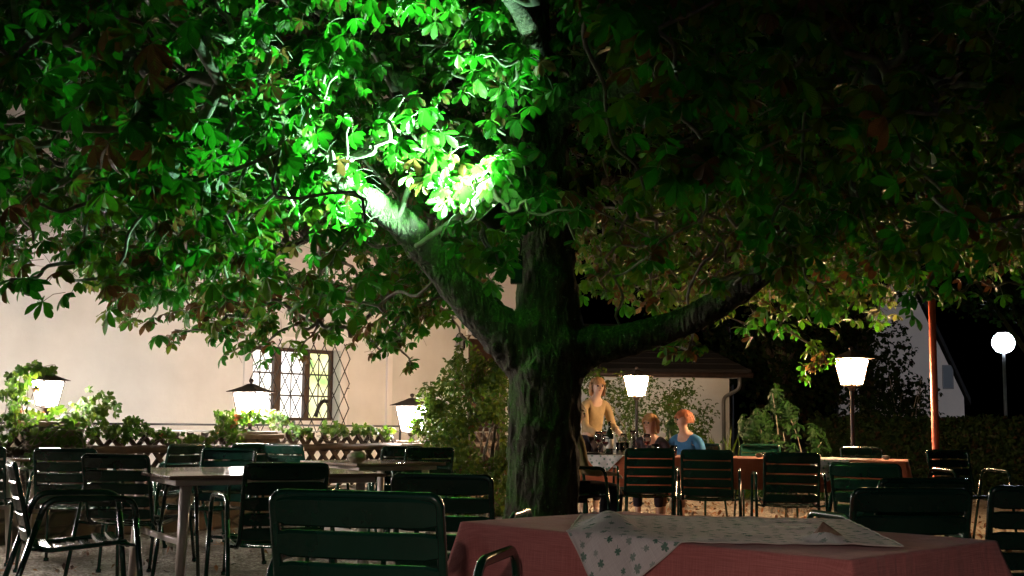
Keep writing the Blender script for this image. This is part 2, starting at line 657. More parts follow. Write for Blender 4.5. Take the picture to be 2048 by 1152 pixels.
def leaves(C, N, D, size, nl, fan, droop, wr=.21, widest=.66, brown=.3, yellow=.2, curl=.35, stagger=.35, rows=6):
    """compound leaves: C centres, N normals, D direction of the middle leaflet; returns verts, quads, uv, lv"""
    C = np.asarray(C, float)
    N = N / np.linalg.norm(N, axis=1)[:, None]
    D = D - N * (D * N).sum(1)[:, None]
    D = D / np.linalg.norm(D, axis=1)[:, None]
    S = np.cross(N, D)
    n = len(C)
    if rows == 6:
        st = STV
    else:
        st = np.array([0., .35, .7, 1.])
    k = len(st)
    # width profile
    wv = np.where(st < widest, np.sin(st / widest * math.pi / 2) ** 1.3, np.cos((st - widest) / (1 - widest) * math.pi / 2) ** .8)
    wv = np.maximum(wv, 0.02)
    wv[-1] = .01
    V, UV, LV = [], [], []
    rb = np.clip(rng.beta(1.2, 3.0, n) * 2 * brown + (rng.random(n) < brown * .16) * .6, 0, 1)
    rg = rng.random(n)
    ry = np.clip(rng.beta(1.2, 3, n) * 2.5 * yellow, 0, 1)
    for j in range(nl):
        t = (j / (nl - 1) - .5) if nl > 1 else 0.
        a = t * fan + rng.normal(0, .08, n)
        L = size * (1 - stagger * abs(2 * t) ** 1.5) * rng.uniform(.85, 1.1, n)
        dj = D * np.cos(a)[:, None] + S * np.sin(a)[:, None]
        sj = np.cross(N, dj)
        dr = droop + rng.normal(0, .18, n)
        cu = curl + rng.normal(0, .15, n)
        dx = np.zeros(n)
        dz = np.zeros(n)
        fold = rng.uniform(.1, .45, n)
        tw = rng.normal(0, .25, n)
        prev = 0
        pos = np.zeros((n, 3))
        for i in range(k):
            seg = st[i] - prev
            prev = st[i]
            ang = dr + cu * st[i] * 1.6
            tdir = dj * np.cos(ang)[:, None] - N * np.sin(ang)[:, None]
            ndir = N * np.cos(ang)[:, None] + dj * np.sin(ang)[:, None]
            pos = pos + tdir * (seg * L)[:, None]
            wd = (L * wr * wv[i])
            s2 = sj * np.cos(tw * st[i])[:, None] + ndir * np.sin(tw * st[i])[:, None]
            for q, sg in ((0., -1), (.5, 0), (1., 1)):
                V.append(C + pos + s2 * (sg * wd)[:, None] + ndir * (abs(sg) * wd * fold)[:, None])
                UV.append((q, st[i]))
        LV.append(np.stack([np.clip(rb + rng.normal(0, .08, n), 0, 1), rg, ry, np.ones(n)], 1))
    per = nl * k * 3
    V = np.stack(V, 1).reshape(n * per, 3)
    UV = np.tile(np.array(UV), (n, 1))
    base = []
    for j in range(nl):
        for i in range(k - 1):
            o = (j * k + i) * 3
            base += [(o, o + 1, o + 4, o + 3), (o + 1, o + 2, o + 5, o + 4)]
    base = np.array(base)
    Q = (base[None] + (np.arange(n) * per)[:, None, None]).reshape(-1, 4)
    LVv = np.repeat(np.stack(LV, 1), k * 3, axis=1).reshape(n * per, 4)
    return V, Q, UV, LVv


def leafmesh(name, packs, mat, parent=None, origin=(0, 0, 0)):
    V = np.concatenate([p[0] for p in packs]) - np.array(origin)
    UV = np.concatenate([p[2] for p in packs])
    LV = np.concatenate([p[3] for p in packs])
    off, Q = 0, []
    for p in packs:
        Q.append(p[1] + off)
        off += len(p[0])
    Q = np.concatenate(Q)
    me = bpy.data.meshes.new(name)
    me.vertices.add(len(V))
    me.vertices.foreach_set('co', V.astype(np.float32).ravel())
    me.loops.add(len(Q) * 4)
    me.loops.foreach_set('vertex_index', Q.astype(np.int32).ravel())
    me.polygons.add(len(Q))
    me.polygons.foreach_set('loop_start', np.arange(0, len(Q) * 4, 4, dtype=np.int32))
    me.polygons.foreach_set('use_smooth', np.ones(len(Q), dtype=bool))
    ul = me.uv_layers.new(name='UVMap')
    ul.data.foreach_set('uv', UV[Q.ravel()].astype(np.float32).ravel())
    at = me.attributes.new('lv', 'FLOAT_COLOR', 'POINT')
    at.data.foreach_set('color', LV.astype(np.float32).ravel())
    me.update()
    me.validate()
    me.materials.append(MT[mat])
    o = link(bpy.data.objects.new(name, me))
    if parent is not None:
        o.parent = parent
    return o


def rndn(n, up=1., sd=.5, bias=(0, 0, 0)):
    N = rng.normal(0, sd, (n, 3))
    N[:, 2] += up
    N += np.array(bias)
    return N


def ell(n, c, r, shell=.35):
    d = rng.normal(0, 1, (n, 3))
    d /= np.linalg.norm(d, axis=1)[:, None]
    rad = rng.random(n) ** shell
    return np.array(c) + d * rad[:, None] * np.array(r)

# ------------------------------------------------------------ ground
def sheet(name, mat, x0, x1, y0, y1, z, step=None, amp=0.):
    nx = int((x1 - x0) / step) + 1 if step else 2
    ny = int((y1 - y0) / step) + 1 if step else 2
    vs = [(x0 + (x1 - x0) * i / (nx - 1), y0 + (y1 - y0) * j / (ny - 1), z) for j in range(ny) for i in range(nx)]
    if amp:
        vs = [(x, y, z + amp * mnoise.noise((x * .6, y * .6, 0)) + amp * .5 * mnoise.noise((x * 3, y * 3, 5))) for x, y, z in vs]
    fs = [(j * nx + i, j * nx + i + 1, (j + 1) * nx + i + 1, (j + 1) * nx + i) for j in range(ny - 1) for i in range(nx - 1)]
    m = MB()
    m.add(vs, fs, True)
    return m.build(name, mat)


MT['soil'] = M('soil', (.05, .04, .025), .95, 0, (.03, .045, .015), 1.5, .6, 20, .03)
g = sheet('ground', 'soil', -200, 200, -60, 300, -.03)
g['kind'] = 'structure'
g = sheet('gravel_yard', 'gravel', -14, 14, -4, 19.5, 0, .12, .012)
g['kind'] = 'structure'

# fallen leaves
n = 1500
C = np.stack([rng.uniform(-6, 7, n), rng.uniform(1.5, 17, n), rng.uniform(.012, .03, n)], 1)
Dd = rng.normal(0, 1, (n, 3))
Dd[:, 2] = 0
pk = leaves(C, rndn(n, 1, .25), Dd, rng.uniform(.04, .09, n), 1, 0, .0, wr=.24, brown=.5, curl=-.4, rows=4)
n = 300
C = np.stack([rng.uniform(-6, 7, n), rng.uniform(6, 16, n), rng.uniform(.012, .05, n)], 1)
Dd = rng.normal(0, 1, (n, 3))
Dd[:, 2] = 0
pk2 = leaves(C, rndn(n, 1, .25), Dd, rng.uniform(.05, .09, n), 5, 3.6, .1, wr=.2, brown=.5, curl=-.2, rows=4)
# leaves thick under the long table
n = 1500
C = np.stack([rng.uniform(0, 5, n), rng.uniform(10, 16, n), rng.uniform(.012, .05, n)], 1)
Dd = rng.normal(0, 1, (n, 3))
Dd[:, 2] = 0
pk3 = leaves(C, rndn(n, 1, .3), Dd, rng.uniform(.04, .085, n), 1, 0, .0, wr=.24, brown=.5, curl=-.4, rows=4)
lit = leafmesh('fallen_leaves', [pk, pk2, pk3], 'litter')
tag(lit, 'brown fallen leaves scattered over the gravel', 'fallen leaves', kind='stuff')

# ------------------------------------------------------------ house
U = Vector((.757, .941, 0)).normalized()
NV = Vector((-U.y, U.x, 0))
AZ = math.atan2(U.y, U.x)
W0 = Vector((-6.06, 9.77 * K, 0))
house = thing('house', 'pale rendered house with a latticed window behind the fence', 'house', W0, AZ)
wt0, wt1, wz0, wz1 = 3.9, 5.56, 1.03, 2.09
m = MB()
TH = .45
H1 = 2.85
TE = 10.0
m.box(((-7 + wt0) / 2, TH / 2, H1 / 2), (wt0 + 7, TH, H1))
m.box(((TE + wt1) / 2, TH / 2, H1 / 2), (TE - wt1, TH, H1))
m.box(((wt0 + wt1) / 2, TH / 2, wz0 / 2), (wt1 - wt0, TH, wz0))
m.box(((wt0 + wt1) / 2, TH / 2, (H1 + wz1) / 2), (wt1 - wt0, TH, H1 - wz1))
m.box((TE - TH / 2, TH + 3, H1 / 2), (TH, 6, H1))
m.build('wall', 'wall', house)
m = MB()
m.box(((TE - 7) / 2, TH / 2 - .03, (H1 + 6.4) / 2), (TE + 7.12, TH + .06, 6.4 - H1))
m.box((TE - TH / 2, TH + 3, (H1 + 6.4) / 2), (TH, 6, 6.4 - H1))
m.build('upper_wall', 'wall_upper', house)
m = MB()
m.box((6.6, -.02, 1.42), (.11, .045, 2.84), bev=.008)
m.build('pilaster', 'white_trim', house)
m = MB()
m.box((9.6, -.015, 1.3), (.12, .035, 2.6), bev=.008)
m.box((9.0, -.015, 2.52), (1.1, .034, .12), bev=.008)
m.build('door_surround', 'white_trim', house)
m = MB()
m.box((9.0, -.012, 1.23), (.98, .028, 2.44), bev=.006)
for z in (.6, 1.7):
    for x in (8.77, 9.23):
        m.box((x, -.03, z), (.34, .014, .8), bev=.005)
dr = m.build('door', 'frame_wood', house)
m = MB()
m.box((8.65, -.06, 1.15), (.03, .05, .16), bev=.005)
m.build('handle', 'black_iron', dr)
m = MB()
vs = [(-7.4, -.5, 6.3), (TE + .4, -.5, 6.3), (TE + .4, 3, 9), (-7.4, 3, 9)]
m.add(vs + [(x, y, z + .15) for x, y, z in vs], [(0, 1, 2, 3), (7, 6, 5, 4), (0, 4, 5, 1), (1, 5, 6, 2), (2, 6, 7, 3), (3, 7, 4, 0)])
m.build('roof', 'roof', house)

# window
m = MB()
fw = .045
zc, hz = (wz0 + wz1) / 2, wz1 - wz0
D0 = .17
def vbar(t, wd, dep=.06, y=D0):
    m.box((t, y, zc), (wd, dep, hz - .1))
m.box(((wt0 + wt1) / 2, D0, wz0 + .028), (wt1 - wt0 - .004, .07, .056), bev=.006)
m.box(((wt0 + wt1) / 2, D0, wz1 - .028), (wt1 - wt0 - .004, .07, .056), bev=.006)
t1 = wt0 + .57
vbar(wt0 + .03, .06)
vbar(wt1 - .03, .06)
vbar(t1 + .0, .13, .09)
vbar(t1 + .57, .1, .075)
win = m.build('window', 'frame_wood', house)
panes = [(wt0 + .06, t1 - .065), (t1 + .065, t1 + .52), (t1 + .62, wt1 - .06)]
for a, b in panes:
    m = MB()
    for q in (1, 2):
        m.box(((a + b) / 2, D0 - .01, wz0 + .056 + (hz - .11) * q / 3), (b - a - .004, .03, .022))
    m.box(((a + b) / 2, D0 - .001, zc), (.012, .012, hz - .13))
    m.build('glazing_bar', 'frame_wood', win)


def paneglow(name, kind):
    mm, n_, p = newmat(name)
    v = coords(n_)
    nz = noisetex(n_, v, 2.6, 2, .5)
    if kind == 0:
        c = ramp(n_, nz, [(.3, (1, .93, .95)), (.7, (.95, .9, .72))])
        s = 1.9
    else:
        c = ramp(n_, nz, [(.34, (.25, .6, .12)), (.5, (1., .95, .45)), (.7, (1, 1, .75))])
        s = 1.25
    n_.links.new(c, p.inputs['Emission Color'])
    p.inputs['Emission Strength'].default_value = s
    p.inputs['Base Color'].default_value = (.2, .2, .2, 1)
    p.inputs['Roughness'].default_value = .15
    return mm


PG = [paneglow('lit_pane', 0), paneglow('lit_pane', 0), paneglow('lit_pane_green', 1)]
for k, (a, b) in enumerate(panes):
    m = MB()
    m.box(((a + b) / 2, D0 + .02, zc), (b - a - .002, .008, hz - .112))
    m.build('pane', PG[k], win)
# dark rounded chair back seen through the right pane
m = MB()
pa = [(wt1 - .30, D0 + .0, wz0 + .07), (wt1 - .24, D0, wz0 + .22), (wt1 - .16, D0, wz0 + .3), (wt1 - .08, D0, wz0 + .3)]
m.tube(smoothpath(pa, 5), .03, 8)
m.build('silhouette', 'black_iron', win)
# white surround and sill
m = MB()
sw = .15
m.box((wt0 - sw / 2, -.012, zc), (sw, .03, hz + 2 * sw), bev=.004)
m.box((wt1 + sw / 2, -.012, zc), (sw, .03, hz + 2 * sw), bev=.004)
m.box(((wt0 + wt1) / 2, -.012, wz1 + sw / 2), (wt1 - wt0 - .002, .029, sw))
m.box(((wt0 + wt1) / 2, -.012, wz0 - sw / 2), (wt1 - wt0 - .002, .029, sw))
m.box(((wt0 + wt1) / 2, .07, wz0 + .006), (wt1 - wt0 - .01, .13, .012))
m.build('window_surround', 'white_trim', win)
# diamond grille, bowed proud of the wall
m = MB()
gx0, gx1, gz0, gz1 = wt0 - .1, wt1 + .13, wz0 - .16, wz1 + .1
nx = 9
dx = (gx1 - gx0) / nx
dz = dx * 1.75
rows = int((gz1 - gz0) / dz) + 1
for s in (1, -1):
    for k in range(-rows - 2, nx + rows + 3):
        # line x = gx0 + k*dx + s*(z-gz0)/dz*dx
        pts = []
        za, zb = gz0, gz1
        xa = gx0 + k * dx
        def xat(z): return xa + s * (z - gz0) / dz * dx
        zz = [za, zb]
        for xb in (gx0, gx1):
            z = gz0 + (xb - xa) * s / dx * dz
            if gz0 < z < gz1:
                zz.append(z)
        zz = sorted(z for z in zz if gx0 - 1e-6 <= xat(z) <= gx1 + 1e-6)
        if len(zz) < 2 or zz[-1] - zz[0] < .02:
            continue
        a, b = zz[0], zz[-1]
        m.tube([(xat(a + (b - a) * q / 4), -.085 - .004 * s, a + (b - a) * q / 4) for q in range(5)], .0075, 5)
for z in (gz0 + .05, gz1 - .05, (gz0 + gz1) / 2):
    for x in (gx0, gx1):
        m.tube([(x, -.085, z), (x, -.005, z)], .006, 5)
m.build('grille', 'black_iron', win)

# unlit coach lantern on the house wall
def wallpt(px, off=0.):
    d = ray(px, 800)
    d2 = Vector((d.x, d.y, 0))
    # solve W0 + U t + NV off = s*d2
    A = Matrix(((U.x, -d2.x), (U.y, -d2.y)))
    b = -(W0 + NV * off)
    s = A.inverted() @ Vector((b.x, b.y))
    return s[0], s[1] * d2.y
tt, yy = wallpt(923, -.16)
zl = Z(923, 735, yy)
wl = thing('wall_lantern', 'small unlit black coach lantern on the house wall above the bush', 'lantern', W0 + U * tt + NV * -.16 + Vector((0, 0, zl)), AZ)
m = MB()
m.lathe([(.0, .18), (.012, .17), (.018, .15), (.03, .14), (.07, .1), (.075, .085), (.055, .08)], 12)
m.lathe([(.05, -.07), (.035, -.1), (.02, -.11), (.015, -.15), (0, -.16)], 12)
for k in range(6):
    a = k * math.pi / 3
    m.tube([(.055 * math.cos(a), .055 * math.sin(a), .08), (.048 * math.cos(a), .048 * math.sin(a), -.07)], .004, 5)
m.tube(smoothpath([(0, .0, .15), (0, .05, .19), (0, .12, .15), (0, .155, .05)], 4), .009, 6)
m.build('lamp_frame', 'black_iron', wl)
gm, n_, p = newmat('clear_glass')
p.inputs['Transmission Weight'].default_value = 1
p.inputs['Roughness'].default_value = .02
p.inputs['IOR'].default_value = 1.45
MT['glass'] = gm
m = MB()
m.lathe([(.05, .079), (.044, -.068)], 12)
m.build('lamp_glass', 'glass', wl)

# ------------------------------------------------------------ garden wall, pillars, fence
F0 = XD(92, 7.5)
def fp(t, n=0., z=0.):
    return F0 + U * t + NV * n + Vector((0, 0, z))

gw = thing('garden_wall', 'low rough stone wall at the foot of the lattice fence', 'wall', fp(0), AZ)
m = MB()
nseg = 60
x0, x1 = -5.5, 6.4
prof = [(-.2, -.05), (-.19, .3), (-.16, .345), (.16, .345), (.19, .3), (.2, -.05)]
vs, fs = [], []
for i in range(nseg + 1):
    x = x0 + (x1 - x0) * i / nseg
    for k, (y, z) in enumerate(prof):
        q = mnoise.noise((x * 3, y * 3 + 3, z * 3)) * .03
        vs.append((x, y + q, z + (q * .6 if z > 0 else 0)))
for i in range(nseg):
    for k in range(5):
        a = i * 6 + k
        fs.append((a, a + 6, a + 7, a + 1))
fs.append((0, 1, 2, 3, 4, 5))
fs.append(tuple(nseg * 6 + q for q in (5, 4, 3, 2, 1, 0)))
m.add(vs, fs, True)
m.build('wall_body', 'stone', gw)
GW = gw


def pillar(t, label, H_=.9):
    r = thing('stone_pillar', label, 'pillar', fp(t), AZ, 'stone pillars carrying lanterns')
    m = MB()
    # courses of rough blocks
    z = 0
    k = 0
    while z < H_ - .05:
        h = .11 + .03 * random.random()
        s = .43 + random.uniform(-.012, .012)
        m.box((random.uniform(-.005, .005), random.uniform(-.005, .005), z + h / 2), (s, s, h - .006), bev=.014)
        z += h
        k += 1
    top = z
    m.box((0, 0, top / 2), (.39, .39, top - .01))
    m.build('shaft', 'stone', r)
    m = MB()
    m.box((0, 0, top + .02), (.5, .5, .045), bev=.01)
    m.box((0, 0, top + .055), (.4, .4, .03), bev=.01)
    m.build('cap', 'capstone', r)
    return top + .07


def lantern_parts(r, z0, rot, s=1., glass='lamp_glass'):
    """tapered square lantern with hip roof, base at z0"""
    RM = Matrix.Rotation(rot, 3, 'Z')
    wb, wt, h = .082 * s, .13 * s, .285 * s
    def sq(hw, z):
        return [RM @ Vector((x * hw, y * hw, z)) for x, y in ((-1, -1), (1, -1), (1, 1), (-1, 1))]
    m = MB()
    zb, zt = z0, z0 + h
    b, t = sq(wb, zb), sq(wt, zt)
    for k in range(4):
        m.tube([b[k], t[k]], .009 * s, 6)
    for ring in (b, t):
        for k in range(4):
            m.tube([ring[k], ring[(k + 1) % 4]], .009 * s, 6)
    m.lathe([(.0, zb - .06), (.03 * s, zb - .055), (.05 * s, zb - .02), (.095 * s, zb - .01), (.0, zb - .008)], 16)
    f = m.build('lantern_frame', 'lamp_roof', r)
    # roof
    m = MB()
    rings = [(.182 * s, zt + .006 * s), (.18 * s, zt + .012 * s), (.13 * s, zt + .034 * s), (.07 * s, zt + .064 * s), (.03 * s, zt + .09 * s), (.018 * s, zt + .094 * s)]
    vs = []
    for hw, z in rings:
        vs += sq(hw, z)
    fs = []
    for i in range(len(rings) - 1):
        for k in range(4):
            l = (k + 1) % 4
            fs.append((i * 4 + k, i * 4 + l, i * 4 + 4 + l, i * 4 + 4 + k))
    fs.append((3, 2, 1, 0))
    m.add(vs, fs)
    m.lathe([(.018 * s, zt + .09 * s), (.01 * s, zt + .1 * s), (.022 * s, zt + .11 * s), (.026 * s, zt + .125 * s), (.02 * s, zt + .14 * s), (0, zt + .146 * s)], 12)
    m.build('lantern_roof', 'lamp_roof', r)
    for k in range(4):
        m = MB()
        l = (k + 1) % 4
        q = [b[k], b[l], t[l], t[k]]
        c = sum(q, Vector()) / 4
        q = [c + (v - c) * .93 for v in q]
        nrm = (q[1] - q[0]).cross(q[3] - q[0]).normalized()
        m.add(q + [v - nrm * .003 for v in q], [(0, 1, 2, 3), (7, 6, 5, 4), (0, 4, 5, 1), (1, 5, 6, 2), (2, 6, 7, 3), (3, 7, 4, 0)])
        m.build('glass_pane', glass, r)


LG = 'lit lanterns of the beer garden'
PT = [(0., 'leftmost stone pillar overgrown with creeper below a lit lantern', 'lit lantern at the far left wrapped in climbing creeper leaves'),
      (2.26, 'stone pillar in front of the latticed window', 'lit lantern on the pillar in front of the latticed window'),
      (4.65, 'stone pillar at the right end of the lattice fence', 'lit lantern on the pillar beside the large yellow green bush')]
for k, (t, lab, ll) in enumerate(PT):
    top = pillar(t, lab, (.92, .86, .78)[k])
    r = thing('pillar_lantern', ll, 'lantern', fp(t, 0, top), AZ, LG)
    m = MB()
    m.lathe([(.06, 0), (.055, .012), (.02, .02), (.018, .07)], 12)
    m.build('stem', 'black_iron', r)
    lantern_parts(r, .105, (.0, .35, .2)[k], (.76, 1., 1.04)[k])


def post_lantern(px, d, ytop, label, s=1.):
    """ytop: pixel row of the underside of the roof"""
    b = XD(px, d)
    z = Z(px, ytop, d)
    zb = z - .29 * s
    r = thing('post_lantern', label, 'lantern', b, R(20), LG)
    m = MB()
    m.lathe([(.1, 0), (.1, .02), (.05, .04), (.03, .12), (.024, .14), (.022, zb - .06)], 14)
    m.build('post', 'black_iron', r)
    lantern_parts(r, zb, R(8), s, 'lamp_glass_warm')
    return r


post_lantern(1273, 11.3, 752, 'lit lantern on a thin post behind the seated guests', .92)
post_lantern(1705, 9.0, 718, 'lit lantern on a post partly covered by hanging chestnut leaves', .95)
# two unseen lamps added: one lights house wall and leaves, one the near tablecloth
top = pillar(-2.36, 'stone pillar of the fence left of the picture')
r = thing('pillar_lantern', 'unseen lantern added beyond the left edge to light the house wall', 'lantern', fp(-2.36, 0, top), AZ, LG)
m = MB()
m.lathe([(.06, 0), (.055, .012), (.02, .02), (.018, .1)], 12)
m.build('stem', 'black_iron', r)
lantern_parts(r, .155, .1, 1., 'lamp_glass_strong')
r = thing('added_lamp', 'shaded post lamp added behind the viewer to light the near tablecloth', 'lamp', (-.3, -.75, 0), 0)
m = MB()
m.lathe([(.1, 0), (.1, .02), (.03, .05), (.02, .1), (.018, 1.78), (0, 1.79)], 14, (0, -.16, 0))
m.tube(smoothpath([(0, -.16, 1.77), (0, -.12, 1.93), (0, 0, 1.95), (0, 0, 1.9)], 4), .014, 8)
m.build('post', 'black_iron', r)
m = MB()
m.lathe([(.27, 1.69), (.268, 1.695), (.16, 1.80), (.06, 1.86), (.03, 1.91), (0, 1.915)], 28)  # wide brim shaped to keep the added lamp's light off the crown
m.build('lamp_shade', 'lamp_roof', r)
m = MB()
m.lathe([(0, 1.69), (.035, 1.7), (.057, 1.73), (.06, 1.75), (.052, 1.78), (.03, 1.805), (0, 1.81)], 20)
m.build('bulb', 'globe_glass', r)

# fence panels
def fence(t0, t1, label):
    r = thing('lattice_fence', label, 'fence', fp(t0), AZ, 'rustic lattice fence panels')
    L = t1 - t0
    m = MB()
    sp = .172
    h0, h1 = .36, .9
    run = (h1 - h0) * .85
    nn = int(L / sp) + 1
    for s in (1, -1):
        for k in range(-4, nn + 5):
            xa = k * sp
            pts = [(xa, h0), (xa + s * run, h1)]
            a, b = pts
            # clip
            def cl(a, b):
                (x0_, z0_), (x1_, z1_) = a, b
                lo, hi = 0., 1.
                dx_ = x1_ - x0_
                if dx_ > 0:
                    lo, hi = max(lo, (0 - x0_) / dx_), min(hi, (L - x0_) / dx_)
                else:
                    lo, hi = max(lo, (L - x0_) / dx_), min(hi, (0 - x0_) / dx_)
                return lo, hi
            lo, hi = cl(a, b)
            if hi - lo < .15:
                continue
            A = Vector((a[0] + (b[0] - a[0]) * lo, s * .016, a[1] + (b[1] - a[1]) * lo))
            B = Vector((a[0] + (b[0] - a[0]) * hi, s * .016, a[1] + (b[1] - a[1]) * hi))
            d = (B - A).normalized()
            q = Vector((-d.z, 0, d.x)) * .021
            th = Vector((0, .011, 0))
            tip = B + d * (.03 if hi > .99 else .0)
            poly = [A - q, A + q, B + q, tip, B - q]
            vs = [v - th for v in poly] + [v + th for v in poly]
            fs = [(4, 3, 2, 1, 0), (5, 6, 7, 8, 9)] + [(i, (i + 1) % 5, 5 + (i + 1) % 5, 5 + i) for i in range(5)]
            m.add(vs, fs)
    m.build('lattice', 'darkwood', r)
    for z in (.47, .765):
        m = MB()
        pts = [(L * q / 10, -.055 + .008 * math.sin(q * 2.2 + z * 9), z + .006 * math.sin(q * 1.7)) for q in range(11)]
        m.tube(pts, .038, 8)
        m.build('rail', 'beamwood', r)


fence(-2.1, -.24, 'lattice fence panel left of the leftmost pillar')
fence(.24, 2.02, 'lattice fence panel between the creeper pillar and the window pillar')
fence(2.5, 4.41, 'lattice fence panel below the latticed window')
fence(4.89, 6.4, 'lattice fence panel behind the large bush')

hr = thing('handrail', 'thin dark metal handrail in front of the pale house wall', 'railing', fp(0, 1.1), AZ)
m = MB()
m.tube([(-1, 0, 1.0), (7.8, 0, .98)], .011, 8)
m.build('top_rail', 'black_iron', hr)
m = MB()
m.tube([(-1, 0, .93), (7.8, 0, .91)], .008, 8)
m.build('lower_rail', 'grey_metal', hr)
for x in (-.6, .95, 2.8, 3.8, 5.6, 7.4):
    m = MB()
    m.tube([(x, 0, 0), (x, 0, 1.0)], .014, 8)
    m.lathe([(.0, .985), (.024, .99), (.024, 1.03), (.017, 1.04), (0, 1.045)], 10, (x, 0, 0))
    m.build('baluster', 'black_iron', hr)

# ------------------------------------------------------------ shed
SY = 16.0
sx0, sx1 = XD(1100, SY).x, XD(1459, SY).x
ze = Z(1459, 747, SY)
ze0 = Z(1170, 735, SY)
shed = thing('shed', 'low pebbledash shed with a dark pitched roof behind the lamp post', 'shed', (sx1, SY * K, 0), 0)
Wd = sx1 - sx0
m = MB()
m.box((-Wd / 2, 2, ze / 2), (Wd, 4, ze))
m.build('wall', 'shed_wall', shed)
m = MB()
e = .35
A = [(-Wd - 1, -e, ze - .02), (e, -e, ze - .02), (-1.0, 2.6, ze + 1.05), (-Wd - 1, 2.6, ze + 1.05)]
m.add(A + [(x, y, z + .07) for x, y, z in A], [(3, 2, 1, 0), (4, 5, 6, 7), (0, 1, 5, 4), (1, 2, 6, 5), (2, 3, 7, 6), (3, 0, 4, 7)])
for k in range(9):
    f0 = k / 9
    y = -e + (2.6 + e) * f0 - .004
    z = ze + .05 + 1.07 * f0
    xr = e - (1.0 + e) * f0
    m.box(((-Wd - 1 + xr) / 2, y + .03, z + .006), (Wd + 1 + xr - .01, .05, .014))
m.build('roof', 'roof', shed)
m = MB()
pts = [(-Wd - 1, -e - .05, ze - .05), (e + .02, -e - .05, ze - .05)]
m.tube(pts, .05, 10)
gt = m.build('gutter', 'lamp_roof', shed)
m = MB()
m.tube(fillet([(.12, -e - .05, ze - .08), (.12, -e - .05, ze - .3), (-.12, -.06, ze - .45), (-.12, -.06, .1)], .1), .035, 8)
m.build('downpipe', 'grey_metal', shed)
m = MB()
m.box((-Wd / 2 - .2, -.18, ze - .09), (Wd + .6, .3, .02))
m.build('soffit', 'white_trim', shed)

# ------------------------------------------------------------ far gable house
GY = 34.
gh = thing('far_house', 'distant white gabled house with a trellis beyond the hedge', 'house', XD(1860, GY), R(-14))
m = MB()
poly = [(-3.5, -2), (1.35, -2), (1.3, 2.2), (-1.0, 7.6), (-3.5, 2.2)]
m.prism(poly, 6, lambda u, v, w_: Vector((u, w_, v)))
m.build('wall', 'far_wall', gh)
m = MB()
for (a, b) in (((1.5, 1.9), (-1.0, 8.0)), ((-3.7, 1.9), (-1.0, 8.0))):
    a, b = Vector((a[0], 0, a[1])), Vector((b[0], 0, b[1]))
    vs = [a + Vector((0, -.5, 0)), b + Vector((0, -.5, 0)), b + Vector((0, 6.4, 0)), a + Vector((0, 6.4, 0))]
    m.add(vs + [v + Vector((0, 0, .25)) for v in vs], [(0, 1, 2, 3), (7, 6, 5, 4), (0, 4, 5, 1), (1, 5, 6, 2), (2, 6, 7, 3), (3, 7, 4, 0)])
m.build('roof', 'roof', gh)
for x, z in ((.72, 3.0), (.75, -.35)):
    m = MB()
    m.box((x, -.02, z), (.42, .06, .95 if z > 1 else .4), bev=.01)
    wn = m.build('window', 'frame_wood', gh)
    m = MB()
    m.box((x, -.053, z), (.34, .008, .85 if z > 1 else .3))
    m.build('pane', MT['black_iron'], wn)
m = MB()
for k in range(5):
    m.box((-.45 + k * .22, -.06, .5), (.03, .02, 1.7))
for k in range(7):
    m.box((0, -.08, -.2 + k * .24), (.96, .018, .03))
m.build('trellis', 'darkwood', gh)

# white street lamp
SLY = 26.
slx = XD(2012, SLY)
zl = Z(2010, 686, SLY)
st = thing('street_lamp', 'bright white globe street lamp at the far right', 'street lamp', slx, 0)
m = MB()
m.lathe([(.09, -1), (.07, .5), (.05, 1.), (.045, zl - .2), (.09, zl - .16)], 12)
m.build('pole', 'grey_metal', st)
m = MB()
m.lathe([(.1, -.28), (.2, -.25), (.3, -.12), (.33, .02), (.28, .18), (.16, .29), (0, .33)], 20, (0, 0, zl))
m.build('lamp_globe', 'street_glass', st)
m = MB()
m.lathe([(.17, .29), (.19, .3), (.12, .35), (.03, .38), (0, .4)], 20, (0, 0, zl))
m.build('lamp_cover', 'grey_metal', st)

# rust red pole
rp = thing('parasol_pole', 'rust red metal pole rising behind the long table into the leaves', 'pole', XD(1870, 8.6), 0)
m = MB()
m.lathe([(.036, 0.05), (.036, 3.6), (0, 3.62)], 14)
m.build('pole', 'rust_pole', rp)
m = MB()
m.lathe([(.0, .0), (.25, 0), (.25, .05), (.06, .07), (.05, .3), (.04, .31)], 24)
m.build('base', 'black_iron', rp)

# back lattice fence on the right
def backfence():
    a, b = XD(1650, 16.), XD(1850, 15.)
    L = (b - a).length
    r = thing('lattice_fence', 'dim brown diamond lattice fence beyond the right post lantern', 'fence', a, math.atan2(b.y - a.y, b.x - a.x), 'rustic lattice fence panels')
    m = MB()
    for s in (1, -1):
        for k in range(-5, int(L / .2) + 6):
            A, B = Vector((k * .2, s * .015, .45)), Vector((k * .2 + s * .45, s * .015, 1.05))
            if min(A.x, B.x) < -.3 or max(A.x, B.x) > L + .3:
                continue
            d = (B - A).normalized()
            q = Vector((-d.z, 0, d.x)) * .024
            th = Vector((0, .012, 0))
            poly = [A - q, A + q, B + q, B + d * .03, B - q]
            vs = [v - th for v in poly] + [v + th for v in poly]
            m.add(vs, [(4, 3, 2, 1, 0), (5, 6, 7, 8, 9)] + [(i, (i + 1) % 5, 5 + (i + 1) % 5, 5 + i) for i in range(5)])
    m.build('lattice', 'darkwood', r)
    for z in (.55, 1.0):
        m = MB()
        m.tube([(-.2, -.05, z), (L + .2, -.05, z)], .035, 8)
        m.build('rail', 'darkwood', r)
    for x in (-.1, L / 2, L + .1):
        m = MB()
        m.lathe([(.05, 0), (.05, 1.15), (0, 1.2)], 8, (x, .06, 0))
        m.build('post', 'darkwood', r)


backfence()

